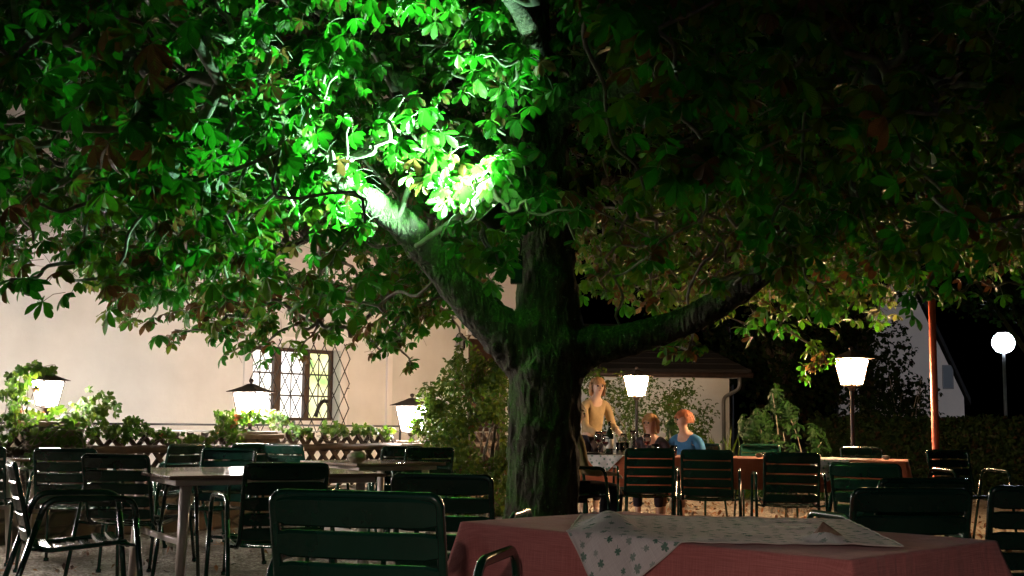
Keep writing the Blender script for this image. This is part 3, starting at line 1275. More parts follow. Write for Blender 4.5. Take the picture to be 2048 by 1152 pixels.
# ------------------------------------------------------------ chestnut tree
TY = 6.1
tree = thing('chestnut_tree', 'huge spreading horse chestnut with mossy trunk lit green by a floodlight', 'tree', XD(1082, TY), 0)


def pathpx(lst):
    pts = smoothpath([P(px, py, d) for px, py, d, r in lst], 5)
    rs = interp([r for *_, r in lst], 5)
    return pts, rs


T_main = [(1082, 1150, 6.1, .34), (1080, 1080, 6.1, .275), (1082, 1000, 6.1, .255), (1086, 900, 6.1, .25), (1090, 800, 6.1, .255), (1094, 720, 6.1, .27),
          (1097, 640, 6.1, .235), (1096, 540, 6.12, .2), (1100, 430, 6.15, .185), (1090, 300, 6.2, .165), (1075, 150, 6.3, .14), (1066, 0, 6.4, .12), (1060, -200, 6.5, .08)]
T_left = [(1085, 760, 6.1, .16), (1040, 700, 6.08, .19), (975, 640, 6.0, .15), (900, 556, 5.9, .132), (838, 480, 5.8, .118), (775, 425, 5.7, .105),
          (715, 385, 5.55, .085), (640, 320, 5.4, .075), (560, 250, 5.2, .075), (450, 200, 5.0, .05), (330, 180, 4.8, .03)]
T_right = [(1110, 750, 6.1, .15), (1160, 702, 6.08, .16), (1230, 685, 6.0, .122), (1310, 665, 5.95, .11), (1400, 628, 5.85, .1), (1490, 572, 5.75, .1),
           (1580, 500, 5.6, .07), (1700, 430, 5.6, .045), (1850, 380, 5.3, .04)]
T_u1 = [(1085, 330, 6.2, .12), (1052, 260, 6.05, .1), (1015, 195, 5.9, .085), (960, 100, 5.75, .06), (900, 0, 5.6, .045), (840, -90, 5.5, .03)]
T_u2 = [(1090, 330, 6.2, .1), (1140, 190, 6.1, .075), (1200, 110, 6.0, .06), (1260, 50, 5.9, .05), (1360, -30, 5.8, .03)]
T_u3 = [(1090, 400, 6.2, .12), (1000, 325, 6.3, .1), (900, 255, 6.5, .095), (800, 160, 6.7, .08), (690, 40, 6.9, .06), (600, -60, 7.1, .04)]
T_u4 = [(1100, 420, 6.2, .1), (1250, 330, 6.8, .09), (1430, 260, 7.4, .07), (1600, 230, 8., .05)]
T_u5 = [(1085, 430, 6.2, .1), (900, 420, 7.2, .085), (720, 440, 8.2, .06), (560, 500, 9., .04)]
T_u6 = [(1075, 150, 6.3, .09), (1060, 60, 5.4, .07), (1010, -20, 4.6, .045)]
T_u7 = [(1085, 250, 6.2, .09), (1300, 150, 5.6, .07), (1550, 120, 5., .05), (1750, 140, 4.6, .03)]
LIMBS = [T_main, T_left, T_right, T_u1, T_u2, T_u3, T_u4, T_u5, T_u6, T_u7]
m = MB()
skel = []
for L_ in LIMBS:
    pts, rs = pathpx(L_)
    for p_, r_ in zip(pts, rs):
        skel.append((p_, r_))
    m.tube(pts, rs, 16)
# root flare
b0 = XD(1082, TY)
for k in range(7):
    a = k * .9 + .3
    m.tube([b0 + Vector((0, 0, .35)), b0 + Vector((math.cos(a) * .25, math.sin(a) * .25, .12)), b0 + Vector((math.cos(a) * .5, math.sin(a) * .5, -.04))], [.16, .1, .05], 10)
# burls
for px_, py_, dd, rr in ((1060, 660, 6.0, .14), (1130, 690, 6.0, .13), (1075, 860, 5.98, .12), (1110, 560, 6.02, .1), (1070, 745, 5.97, .1)):
    c = P(px_, py_, dd)
    m.lathe([(0, -rr), (rr * .7, -rr * .7), (rr, 0), (rr * .7, rr * .7), (0, rr)], 12, c)
tmp = m.build('tmp', 'bark')
md = tmp.modifiers.new('r', 'REMESH')
md.mode = 'VOXEL'
md.voxel_size = .019
ms = tmp.modifiers.new('s', 'SMOOTH')
ms.factor = .5
ms.iterations = 5
dg = bpy.context.evaluated_depsgraph_get()
me = bpy.data.meshes.new_from_object(tmp.evaluated_get(dg))
bpy.data.objects.remove(tmp)
nv = len(me.vertices)
co = np.zeros(nv * 3, np.float32)
no = np.zeros(nv * 3, np.float32)
me.vertices.foreach_get('co', co)
me.vertices.foreach_get('normal', no)
co, no = co.reshape(-1, 3), no.reshape(-1, 3)
dis = np.array([(1 - abs(mnoise.noise((x * 10, y * 10, z * 2.6)))) ** 5 * .026 + (1 - abs(mnoise.noise((x * 17 + 3, y * 17, z * 6)))) ** 4 * .01 + mnoise.noise((x * 3, y * 3, z * 2)) * .02 + mnoise.noise((x * 24, y * 24, z * 10)) * .007 for x, y, z in co.tolist()])
ax_ = np.hypot(co[:, 0] - tree.location.x, co[:, 1] - tree.location.y)
dis = dis * np.where(ax_ < .42, 1., .45)
co = co + no * (dis - .01)[:, None]
co -= np.array(tree.location, np.float32)
me.vertices.foreach_set('co', co.ravel())
me.polygons.foreach_set('use_smooth', np.ones(len(me.polygons), dtype=bool))
me.update()
me.name = 'trunk'
me.materials.clear()
me.materials.append(MT['bark'])
tr = link(bpy.data.objects.new('trunk', me))
tr.parent = tree
print('trunk verts', nv)

# crown: cluster points in the canopy volume
BX = [-400, 0, 60, 140, 215, 260, 330, 420, 520, 600, 700, 760, 830, 880, 920, 1000, 1060, 1150, 1200, 1300, 1400, 1480, 1550, 1650, 1750, 1830, 1900, 2048, 2500]
BYv = [560, 560, 520, 520, 640, 655, 660, 690, 690, 660, 700, 700, 690, 640, 600, 590, 480, 480, 610, 610, 600, 610, 660, 650, 600, 590, 560, 545, 540]
SK = np.array([p_[:] for p_, r_ in skel])
SR = np.array([r_ for p_, r_ in skel])


def ok_mask(A, margin=30):
    px, py = projn(A)
    dep = A[:, 1] / K
    low = np.interp(px, BX, BYv)
    ok = py < low - rng.random(len(A)) * margin
    # keep the trunk and the left and right limbs in view
    ok &= ~((np.abs(px - 1095) < 75) & (py > 455) & (dep < 6.5))
    lx = [700, 760, 838, 900, 975, 1040]
    ly = [400, 430, 480, 556, 640, 700]
    ok &= ~((px > 745) & (px < 1050) & (np.abs(py - np.interp(px, lx, ly)) < 75) & (dep < 6.1))
    rx = [1150, 1230, 1310, 1400, 1490, 1560]
    ry = [702, 685, 665, 628, 572, 520]
    ok &= ~((px > 1150) & (px < 1480) & (np.abs(py - np.interp(px, rx, ry)) < 58) & (dep < 6.3))
    # openings onto lit bark and dark hollows
    for cx_, cy_, rx_, ry_, dd in ((1035, 235, 50, 75, 6.4), (985, 240, 45, 45, 6.6), (975, 290, 70, 40, 6.6), (1080, 30, 40, 50, 6.6), (1190, 130, 60, 55, 6.2), (800, 160, 50, 30, 6.6)):
        ok &= ~((((px - cx_) / rx_) ** 2 + ((py - cy_) / ry_) ** 2 < 1) & (dep < dd))
    ok &= ~((px > 560) & (px < 1150) & (py > 50) & (py < 440) & (dep < 5.25))
    ok &= ~((px > 380) & (px < 1150) & (py > 0) & (py < 400) & (dep < 4.4))
    ok &= ~((px > 1155) & (px < 1500) & (py > 400) & (py < 640) & (dep < 7.3) & (rng.random(len(A)) < .72))
    return ok


# main volume
n = 90000
A = np.stack([rng.uniform(-6.2, 6.8, n), rng.uniform(4.4, 14.3, n), rng.uniform(1.6, 6.4, n)], 1)
px, py = projn(A)
ok = ok_mask(A, 60) & (py > -260) & (px > -320) & (px < 2380)
# underside rises toward the camera and thins out there
ok &= A[:, 2] > 1.75 + np.clip(7.5 - A[:, 1], 0, 3) * .1
# clear of the house wall
nd_ = (A[:, 0] - W0.x) * NV.x + (A[:, 1] - W0.y) * NV.y
ok &= nd_ < -.8
A = A[ok]
# near the flood light keep it airy
FLP = P(978, 428, 5.38)
fd = np.linalg.norm(A - np.array(FLP), axis=1)
A = A[(fd > .3)]
# clumpiness
nzv = np.array([mnoise.noise((x * .9, y * .9, z * 1.2)) for x, y, z in A.tolist()])
A = A[nzv + rng.normal(0, .12, len(nzv)) > -.12]
A = A[:3300]
print('clusters main', len(A))
# hanging sprays at the lower fringe (px, py, depth, count, spread)
SPR = [(720, 370, 5.25, 6, .13), (690, 350, 5.2, 6, .14), (650, 330, 5.1, 7, .15), (620, 300, 5.05, 7, .16), (590, 270, 4.95, 7, .16), (550, 240, 4.85, 7, .16), (745, 395, 5.35, 5, .1), (670, 380, 5.2, 5, .14), (610, 340, 5.1, 5, .14), (1530, 540, 5.1, 6, .16), (1580, 500, 5., 7, .18), (1640, 470, 5., 7, .18), (1700, 440, 4.9, 7, .18), (60, 590, 4.0, 3, .12), (20, 560, 4.2, 3, .15), (150, 560, 4.6, 4, .2), (250, 600, 6.4, 5, .22), (300, 640, 6.6, 6, .22), (350, 660, 6.8, 6, .2), (420, 660, 7, 8, .25), (430, 610, 7, 8, .3),
       (470, 700, 7.2, 5, .15), (520, 690, 7.4, 7, .2), (570, 660, 7.4, 8, .25), (600, 700, 7.6, 4, .15), (640, 640, 7.4, 8, .25), (720, 610, 7, 7, .25), (740, 680, 7, 5, .15), (770, 700, 7.1, 6, .14), (800, 680, 7.2, 4, .13),
       (820, 730, 7.1, 3, .08), (860, 650, 7.4, 3, .15), (905, 640, 7.5, 3, .13), (930, 680, 7.6, 2, .1), (540, 600, 7.4, 10, .3), (330, 590, 7, 8, .3),
       (1200, 500, 8.2, 8, .35), (1260, 450, 8.4, 8, .35), (1330, 520, 8, 8, .35), (1400, 480, 8.3, 8, .35), (1470, 530, 8, 8, .3), (1230, 570, 8, 7, .3), (1290, 560, 8.3, 7, .3), (1420, 560, 8, 7, .3), (1180, 560, 7.6, 5, .2), (1210, 590, 7.4, 6, .25), (1300, 590, 7.2, 8, .3), (1380, 600, 7.2, 6, .25), (1340, 685, 6.9, 5, .13), (1375, 700, 6.8, 4, .12), (1410, 690, 6.8, 3, .1), (1355, 660, 6.9, 4, .12), (1500, 650, 8.3, 6, .2), (1560, 650, 8.4, 7, .25),
       (1600, 600, 8.4, 8, .3), (1625, 690, 8.4, 5, .15), (1640, 730, 8.5, 5, .12), (1615, 745, 8.5, 3, .1), (1655, 705, 8.5, 4, .13), (1680, 640, 8.2, 6, .22), (1740, 640, 8.5, 4, .18), (1760, 600, 8.5, 6, .25), (1540, 600, 8.6, 6, .25), (1500, 580, 8.8, 6, .25), (1650, 600, 8.7, 6, .25), (1700, 570, 8.7, 6, .25),
       (1830, 600, 5.6, 4, .15), (1855, 570, 5.6, 5, .2), (1900, 590, 5.8, 3, .12), (1960, 560, 5.8, 5, .2), (2040, 570, 5.8, 5, .2), (1590, 520, 4.9, 4, .15), (1300, 520, 4.9, 4, .15), (1440, 560, 5.2, 3, .12),
       (1830, 520, 4.6, 3, .15), (1140, 420, 5.2, 3, .12), (1150, 480, 5.4, 2, .07), (940, 440, 5.3, 4, .12), (1000, 500, 5.4, 3, .1), (730, 420, 5., 4, .14), (560, 300, 4.4, 3, .12), (640, 200, 4.4, 4, .14), (860, 330, 5.2, 5, .15), (900, 370, 5.3, 6, .18), (820, 300, 5.2, 5, .15), (950, 350, 5.45, 5, .12), (955, 385, 5.35, 6, .1), (985, 410, 5.4, 5, .08), (900, 300, 5.6, 5, .15), (840, 360, 5.6, 5, .15), (780, 280, 5.4, 5, .2), (700, 250, 5.2, 6, .25), (650, 150, 5.1, 6, .25), (540, 110, 5., 6, .2), (640, 330, 5.2, 6, .25), (1030, 430, 5.5, 4, .1), (1080, 400, 5.6, 4, .1), (880, 200, 5.5, 5, .2), (760, 200, 5.6, 5, .2), (1060, 380, 5.6, 4, .14)]
clusters = [(Vector(a), 9, .27) for a in A.tolist()]
for _ in range(60):
    SPR.append((rng.uniform(600, 1090), rng.uniform(110, 440), rng.uniform(5.25, 6.1), 6, .2))
for _ in range(60):
    SPR.append((rng.uniform(300, 720), rng.uniform(40, 440), rng.uniform(5., 6.), 6, .22))
for _ in range(75):
    SPR.append((rng.uniform(1160, 1800), rng.uniform(430, 610), rng.uniform(8.2, 10.2), 7, .3))
for px_, py_, d_, c_, s_ in SPR:
    clusters.append((P(px_, py_, d_), c_, s_))
# join clusters into a branching system grown from the limbs
CP = np.array([c[0][:] for c in clusters])
D2 = np.sqrt(((CP[:, None, :] - SK[None]) ** 2).sum(2))
dsk = D2.min(1)
order = np.argsort(dsk)
nodes = [SK[i] for i in range(len(SK))]
par = [-1] * len(SK)
bd = [0.] * len(SK)
NP = np.zeros((len(SK) + len(CP), 3))
NP[:len(SK)] = SK
NB = np.zeros(len(NP))
cnt = len(SK)
parent_of = {}
for ci in order:
    p_ = CP[ci]
    d_ = np.linalg.norm(NP[:cnt] - p_, axis=1) + NB[:cnt] * .25
    j = int(np.argmin(d_))
    parent_of[cnt] = j
    NP[cnt] = p_
    NB[cnt] = NB[j] + np.linalg.norm(NP[j] - p_)
    cnt += 1
load = np.zeros(cnt)
for k in range(cnt - 1, len(SK) - 1, -1):
    load[k] += 1
    load[parent_of[k]] += load[k]
m = MB()
for k in range(len(SK), cnt):
    j = parent_of[k]
    a, b = Vector(NP[j]), Vector(NP[k])
    L_ = (b - a).length
    if L_ < .02:
        continue
    r1 = .0035 + .0042 * math.sqrt(load[k])
    r0 = min(.0035 + .0042 * math.sqrt(load[j]), r1 * 1.5)
    off = Vector(rng.normal(0, 1, 3)) * L_ * .1
    m.tube(smoothpath([a, a.lerp(b, .35) + off + Vector((0, 0, -.05 * L_)), a.lerp(b, .7) - off * .5, b], 3), interp([r0, r0 * .8 + r1 * .2, r1 * 1.1, r1], 3), 5, cap=False)
# rosettes
CC, SZ, NN, DD = [], [], [], []
for c, k, s in clusters:
    for _ in range(k):
        q = Vector(rng.normal(0, 1, 3)).normalized() * s * rng.random() ** .5
        q.z *= .75
        p_ = c + q
        CC.append(p_[:])
        SZ.append(rng.uniform(.085, .148))
CC = np.array(CC)
SZ = np.array(SZ)
ok = ok_mask(CC, 12) | (rng.random(len(CC)) < .0)
px, py = projn(CC)
# sprays may hang below the soft boundary
ok |= np.arange(len(CC)) >= len(A) * 9
for tgt in ((450, 230, 5.2), (620, 330, 5.3), (560, 110, 5.3)):
    b_ = np.array(P(*tgt)) - np.array(FLP)
    L2 = np.linalg.norm(b_)
    b_ = b_ / L2
    rel = CC - np.array(FLP)
    al = rel @ b_
    dd2 = np.linalg.norm(rel - al[:, None] * b_, axis=1)
    ok &= ~((al > 0) & (al < L2 * .8) & (dd2 < .13 + .06 * al))
ok &= np.linalg.norm(CC - np.array(FLP), axis=1) > .2
ok &= ~((fq_ := projn(CC))[0] > 1040) | ~(fq_[0] < 1150) | ~(fq_[1] > 470) | ~(CC[:, 1] < 8.7)
CC, SZ = CC[ok], SZ[ok]
n = len(CC)
print('rosettes', n)
out = CC - np.array([.25, 6.1 * K, 0])
out[:, 2] = 0
out /= np.linalg.norm(out, axis=1)[:, None] + 1e-6
NNv = rndn(n, .75, .38) + out * rng.uniform(.1, .8, n)[:, None]
# leaves droop towards the open, a good many face the viewer
NNv += np.array([0, -.42, 0])
DD = out * 1. + rng.normal(0, .7, (n, 3)) + np.array([0, 0, -.35])
cpos = CC.tolist()
# petioles
fpx, fpy = projn(CC)
lamp_gold = ((fpx > 1130) & (CC[:, 2] < 3.1 + rng.normal(0, .3, n)) & (CC[:, 1] > 8.6)) | ((fpx < 1000) & (CC[:, 2] < 2.35 + rng.normal(0, .2, n)) & (rng.random(n) < .65))  # warm lantern light put into leaf colour: low leaves near lamps yellowed
lamp_gold |= (fpx > 1180) & (rng.random(n) < .55)
fa = ~lamp_gold & (rng.random(n) < .6)
fb = ~lamp_gold & ~fa
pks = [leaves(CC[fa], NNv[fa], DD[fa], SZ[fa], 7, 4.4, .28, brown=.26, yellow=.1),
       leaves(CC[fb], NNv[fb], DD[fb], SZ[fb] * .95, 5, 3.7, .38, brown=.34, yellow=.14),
       leaves(CC[lamp_gold], NNv[lamp_gold], DD[lamp_gold], SZ[lamp_gold], 6, 4.1, .34, brown=.42, yellow=1.1)]
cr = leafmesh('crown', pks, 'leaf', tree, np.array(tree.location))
for i in range(0, n, 1):
    if rng.random() < .5:
        p_ = Vector(CC[i])
        dv = Vector(DD[i]).normalized()
        m.tube([p_, p_ - dv * .06 + Vector((0, 0, .01)), p_ - dv * .13 - Vector((0, 0, .01))], .0022, 3, cap=False)
m.build('branches', 'twig', tree, world=True)

# floodlight on the trunk
fl = thing('floodlight', 'green white floodlight strapped to the trunk shining up into the crown', 'floodlight', FLP, 0)
aim = (P(790, 220, 5.32) - FLP).normalized()
q = aim.to_track_quat('Z', 'Y')
RM = q.to_matrix()
m = MB()
vs = []
for v, f in ():
    pass
tmpm = MB()
tmpm.lathe([(.0, -.12), (.05, -.115), (.07, -.06), (.1, .0), (.105, .01), (.1, .012)], 20)
m.add([RM @ v for v in tmpm.v], tmpm.f, True)
m.tube([RM @ Vector((-.1, 0, -.02)), RM @ Vector((-.12, 0, -.1)), (P(1045, 475, 5.95) - FLP)], .01, 6)
m.build('housing', 'black_iron', fl)
tmpm = MB()
tmpm.lathe([(.098, .004), (.05, .01), (0, .012)], 20)
m = MB()
m.add([RM @ v for v in tmpm.v], tmpm.f, True)
m.build('lens', 'flood_glass', fl)
ld = bpy.data.lights.new('flood_lamp', 'SPOT')
ld.energy = FLOOD
ld.color = (.42, 1., .58)
ld.spot_size = R(150)
ld.spot_blend = 1.
ld.shadow_soft_size = .06
lo = link(bpy.data.objects.new('flood_lamp', ld))
lo.parent = fl
lo.rotation_euler = (-aim).to_track_quat('Z', 'Y').to_euler()
lo.location = aim * .05
# ballast box strapped to trunk
bb = thing('ballast_box', 'dark green control box hanging on the trunk under the floodlight', 'box', P(1033, 540, 5.93), 0)
m = MB()
m.box((0, 0, 0), (.085, .08, .2), bev=.012)
m.build('box_body', 'green_paint', bb)
m = MB()
m.tube(smoothpath([(.02, 0, .1), (.03, 0, .2), (0.0, -.03, .3), (.02, 0, .42)], 4), .006, 6)
m.build('cable', 'black_iron', bb)

# ------------------------------------------------------------ plants
def creeper(label, spots, group='climbing creeper plants'):
    """five fingered creeper: spots = (t, n, z, rt, rn, rz, count, size) in fence coordinates"""
    r = thing('creeper', label, 'climbing plant', fp(spots[0][0]), AZ, group)
    packs = []
    m = MB()
    for t, nn_, z, rt, rn, rz, cnt_, sz in spots:
        c = fp(t, nn_, z)
        A_ = ell(cnt_, (0, 0, 0), (rt, rn, rz), .5)
        A_ = np.array(c) + A_[:, :1] * np.array(U) + A_[:, 1:2] * np.array(NV) + A_[:, 2:] * np.array((0, 0, 1))
        Nn = rndn(cnt_, .35, .35) + np.array((0.1, -.75, 0))
        Dn = rng.normal(0, .5, (cnt_, 3)) + np.array((0, 0, -.8))
        packs.append(leaves(A_, Nn, Dn, sz * rng.uniform(.6, 1.15, cnt_), 5, 4., .2, wr=.3, widest=.55, brown=.08, yellow=.35, rows=4))
        for k in range(0, cnt_, 5):
            a = Vector(A_[k])
            b = c + U * random.uniform(-rt, rt) + Vector((0, 0, -rz))
            mid = a.lerp(b, .5) + Vector(rng.normal(0, .05, 3))
            m.tube(smoothpath([a, mid, b], 4), .003, 4, cap=False)
    V = leafmesh('foliage', [(p[0], p[1], p[2], p[3]) for p in packs], 'vine_leaf')
    co_ = np.zeros(len(V.data.vertices) * 3, np.float32)
    V.data.vertices.foreach_get('co', co_)
    co_ = co_.reshape(-1, 3) - np.array(r.location)
    ca, sa = math.cos(-AZ), math.sin(-AZ)
    co_ = np.stack([co_[:, 0] * ca - co_[:, 1] * sa, co_[:, 0] * sa + co_[:, 1] * ca, co_[:, 2]], 1)
    V.data.vertices.foreach_set('co', co_.astype(np.float32).ravel())
    V.parent = r
    m.build('stems', 'twig', r, world=True)
    return r


creeper('yellow green creeper climbing over the leftmost pillar and its lantern', [
    (0.00, -.24, 1.0, .42, .12, .22, 90, .075), (-0.34, -.1, 1.18, .17, .16, .3, 85, .07), (-0.17, -.05, 1.48, .2, .1, .07, 26, .07), (0.41, -.12, 1.12, .22, .14, .2, 60, .075),
    (0.75, -.1, .95, .28, .14, .12, 50, .07), (-0.72, -.15, .95, .35, .14, .2, 70, .07), (-0.12, -.26, .75, .4, .06, .25, 45, .06), (1.21, -.08, .88, .3, .1, .09, 30, .06), (-1.33, -.15, .9, .3, .12, .12, 40, .06)])
creeper('creeper trailing over the pillar in front of the window', [
    (1.87, -.15, 1.0, .26, .14, .17, 75, .07), (2.26, -.15, 1.1, .26, .1, .07, 40, .065), (2.54, -.1, 1.06, .12, .14, .1, 20, .06), (1.57, -.15, .85, .2, .12, .12, 30, .065), (1.81, -.2, .7, .2, .08, .22, 25, .055)])
creeper('low green plants growing along the top of the fence below the window', [
    (2.90, -.02, .93, .22, .14, .09, 36, .065), (3.38, -.02, .95, .22, .14, .1, 40, .07), (3.87, -.02, .94, .22, .14, .09, 36, .065), (4.23, 0, .92, .15, .14, .08, 22, .06), (4.47, -.2, 1., .12, .1, .1, 14, .06)])


def bush(name, label, cat, loc, blobs, n, size, mat, brown=.1, yellow=.2, stems=14, whorl=0, wr=.3, bias=(0, -.5, 0), group=None, up=.5):
    """blobs: (dx, dy, z, rx, ry, rz) relative to loc"""
    r = thing(name, label, cat, loc, 0, group)
    vol = np.array([b[3] * b[4] * b[5] for b in blobs]) ** .75
    cn = (n * vol / vol.sum()).astype(int)
    packs = []
    m = MB()
    for b, c_ in zip(blobs, cn):
        c_ = max(c_, 3)
        A_ = ell(c_, b[:3], b[3:], .38)
        A_[:, 2] = np.maximum(A_[:, 2], .03)
        nz_ = np.array([mnoise.noise((x * 2.4, y * 2.4, z * 2.4 + 7)) for x, y, z in A_.tolist()])
        A_ = A_[nz_ > -.17]
        k_ = len(A_)
        o_ = A_ - np.array(b[:3])
        o_ /= np.linalg.norm(o_, axis=1)[:, None] + 1e-6
        Nn = rndn(k_, up, .45) + np.array(bias) + o_ * .4
        Dn = o_ + rng.normal(0, .6, (k_, 3))
        sz = size * rng.uniform(.6, 1.2, k_)
        if whorl:
            packs.append(leaves(A_, Nn + o_, Dn, sz, whorl, 5.4, .35, wr=.17, widest=.6, brown=brown, yellow=yellow, stagger=.0, rows=4))
        else:
            packs.append(leaves(A_, Nn, Dn, sz, 3, 2.4, .15, wr=wr, widest=.5, brown=brown, yellow=yellow, rows=4))
        for q in range(max(2, int(stems / len(blobs)))):
            e_ = Vector(A_[random.randrange(k_)])
            s_ = Vector((b[0] * .3 + random.uniform(-.15, .15), b[1] * .3 + random.uniform(-.1, .1), 0))
            md_ = s_.lerp(e_, .5) + Vector((0, 0, .12)) + Vector(rng.normal(0, .06, 3))
            m.tube(smoothpath([s_, md_, e_], 4), interp([.016, .01, .003], 4), 5, cap=False)
    leafmesh('foliage', packs, mat, r)
    m.build('stems', 'twig', r)
    return r


bush('bush', 'large olive and yellow leaved bush between the fence and the chestnut trunk', 'bush', XD(935, 9.7),
     [(0, .1, .55, .5, .45, .6), (-.25, 0, .95, .38, .35, .4), (.22, .1, 1.2, .38, .35, .42), (-.05, .1, 1.55, .3, .28, .26), (.3, .2, 1.62, .22, .25, .22), (-.42, -.05, 1.3, .2, .2, .22), (-.3, .1, .3, .35, .3, .35), (.4, .1, .4, .35, .35, .5),
      (.1, .1, 1.85, .09, .1, .2), (.32, .15, 1.86, .08, .1, .18), (-.12, .1, 1.8, .06, .08, .15)], 8200, .062, 'bush_leaf', .1, .32)
bush('bush', 'dark bush against the pebbledash shed behind the seated guests', 'bush', XD(1300, 13.2),
     [(0, 0, .9, 1.0, .5, .9), (-.6, 0, 1.5, .45, .4, .45), (.45, 0, 1.45, .45, .4, .35), (.85, 0, .9, .3, .3, .6), (-.85, -.2, 1.7, .2, .3, .3)], 4200, .06, 'bush_leaf', .05, .15)
bush('rhododendron', 'rhododendron with long glossy leaves right of the shed', 'bush', XD(1565, 10.4),
     [(0, 0, .6, .52, .4, .55), (-.3, 0, 1.0, .25, .25, .3), (.0, 0, 1.22, .22, .2, .22), (.35, 0, .8, .25, .25, .3), (-.05, 0, 1.42, .1, .1, .12), (.5, 0, .4, .25, .25, .35)], 640, .105, 'rhodo_leaf', .08, .12, whorl=7, group=None)
for k, (px_, d_, lab) in enumerate(((1450, 12.6, 'tuft of long grass at the right foot of the shed wall'), (1482, 12.0, 'tuft of long grass between the shed and the rhododendron'))):
    r = thing('grass_tuft', lab, 'plant', XD(px_, d_), 0, 'tufts of long grass by the shed')
    n = 90
    A_ = ell(n, (0, 0, .02), (.14, .1, .02))
    pk = leaves(A_, rndn(n, .1, .6) + np.array((0, -1, 0)), rndn(n, 1, .35), rng.uniform(.5, 1.05, n), 1, 0, -.1, wr=.022, widest=.4, brown=.05, curl=.5)
    leafmesh('blades', [pk], 'bush_leaf', r)
bush('bush', 'small leafy shrub behind the blue shirted guest', 'bush', XD(1345, 10.6), [(0, 0, .5, .25, .2, .5), (.0, 0, 1.0, .12, .1, .15)], 120, .1, 'rhodo_leaf', .05, .4, stems=6, whorl=6)

# clipped hedge on the right
hx0, hx1 = XD(1640, 14.), XD(2150, 12.)
hd = thing('hedge', 'dark clipped hedge running across the right behind the pole', 'hedge', hx0, math.atan2(hx1.y - hx0.y, hx1.x - hx0.x))
n = 9000
Lh = (hx1 - hx0).length + 1
A_ = np.stack([rng.uniform(0, Lh, n), rng.uniform(-.4, .4, n), rng.uniform(0, 1.12, n)], 1)
A_[: n // 2, 1] = -.4 + rng.normal(0, .04, n // 2)
A_[n // 2: int(n * .75), 2] = 1.12 + rng.normal(0, .04, int(n * .75) - n // 2)
pk = leaves(A_, rndn(n, .4, .5) + np.array((0, -.6, 0)), rng.normal(0, 1, (n, 3)), rng.uniform(.05, .09, n), 3, 2.4, .1, wr=.34, rows=4)
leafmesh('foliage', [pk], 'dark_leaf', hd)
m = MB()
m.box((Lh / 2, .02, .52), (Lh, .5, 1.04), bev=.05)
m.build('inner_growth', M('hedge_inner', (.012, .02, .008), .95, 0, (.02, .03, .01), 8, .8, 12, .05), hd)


def bgtree(label, px_, d_, h, blobs, n, size=.13, group='dark trees beyond the garden'):
    r = thing('tree', label, 'tree', XD(px_, d_), 0, group)
    m = MB()
    m.tube(smoothpath([(0, 0, -.05), (.05, 0, h * .3), (-.08, .1, h * .65), (0, 0, h)], 4), interp([.2, .15, .1, .03], 4), 10)
    for b in blobs:
        m.tube(smoothpath([(0, 0, h * .3), (b[0] * .5, b[1] * .5, (b[2] + h * .3) / 2), b[:3]], 4), interp([.09, .05, .015], 4), 6, cap=False)
    m.build('trunk', 'bark', r)
    vol = np.array([b[3] * b[4] * b[5] for b in blobs])
    packs = []
    for b, v_ in zip(blobs, vol):
        c_ = int(n * v_ / vol.sum())
        A_ = ell(c_, b[:3], b[3:], .45)
        nz_ = np.array([mnoise.noise((x * 1.1, y * 1.1, z * 1.1 + 3)) for x, y, z in A_.tolist()])
        A_ = A_[nz_ > -.15]
        k_ = len(A_)
        packs.append(leaves(A_, rndn(k_, .6, .5) + np.array((0, -.5, 0)), rng.normal(0, 1, (k_, 3)), size * rng.uniform(.6, 1.2, k_), 3, 2.6, .15, wr=.36, rows=4))
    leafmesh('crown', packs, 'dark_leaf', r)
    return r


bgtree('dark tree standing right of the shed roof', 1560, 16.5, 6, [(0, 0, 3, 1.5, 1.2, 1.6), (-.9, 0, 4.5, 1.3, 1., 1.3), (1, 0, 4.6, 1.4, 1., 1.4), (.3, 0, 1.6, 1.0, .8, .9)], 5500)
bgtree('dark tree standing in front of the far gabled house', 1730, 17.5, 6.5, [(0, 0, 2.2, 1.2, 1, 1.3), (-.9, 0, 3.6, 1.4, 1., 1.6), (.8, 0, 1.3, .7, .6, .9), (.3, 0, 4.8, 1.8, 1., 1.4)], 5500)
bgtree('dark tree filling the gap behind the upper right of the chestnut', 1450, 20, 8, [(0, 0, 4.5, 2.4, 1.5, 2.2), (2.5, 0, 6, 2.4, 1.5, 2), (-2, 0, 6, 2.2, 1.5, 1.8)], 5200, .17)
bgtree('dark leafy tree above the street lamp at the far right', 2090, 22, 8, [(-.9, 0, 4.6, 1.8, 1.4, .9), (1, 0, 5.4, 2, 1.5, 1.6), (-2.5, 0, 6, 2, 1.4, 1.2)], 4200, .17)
bush('bush', 'dark bush at the foot of the far gabled house', 'bush', XD(1800, 15.5), [(0, 0, .9, .9, .6, .9), (-.4, 0, 1.6, .6, .5, .6), (.3, 0, 1.5, .5, .4, .5)], 1400, .09, 'dark_leaf', .05, .1)

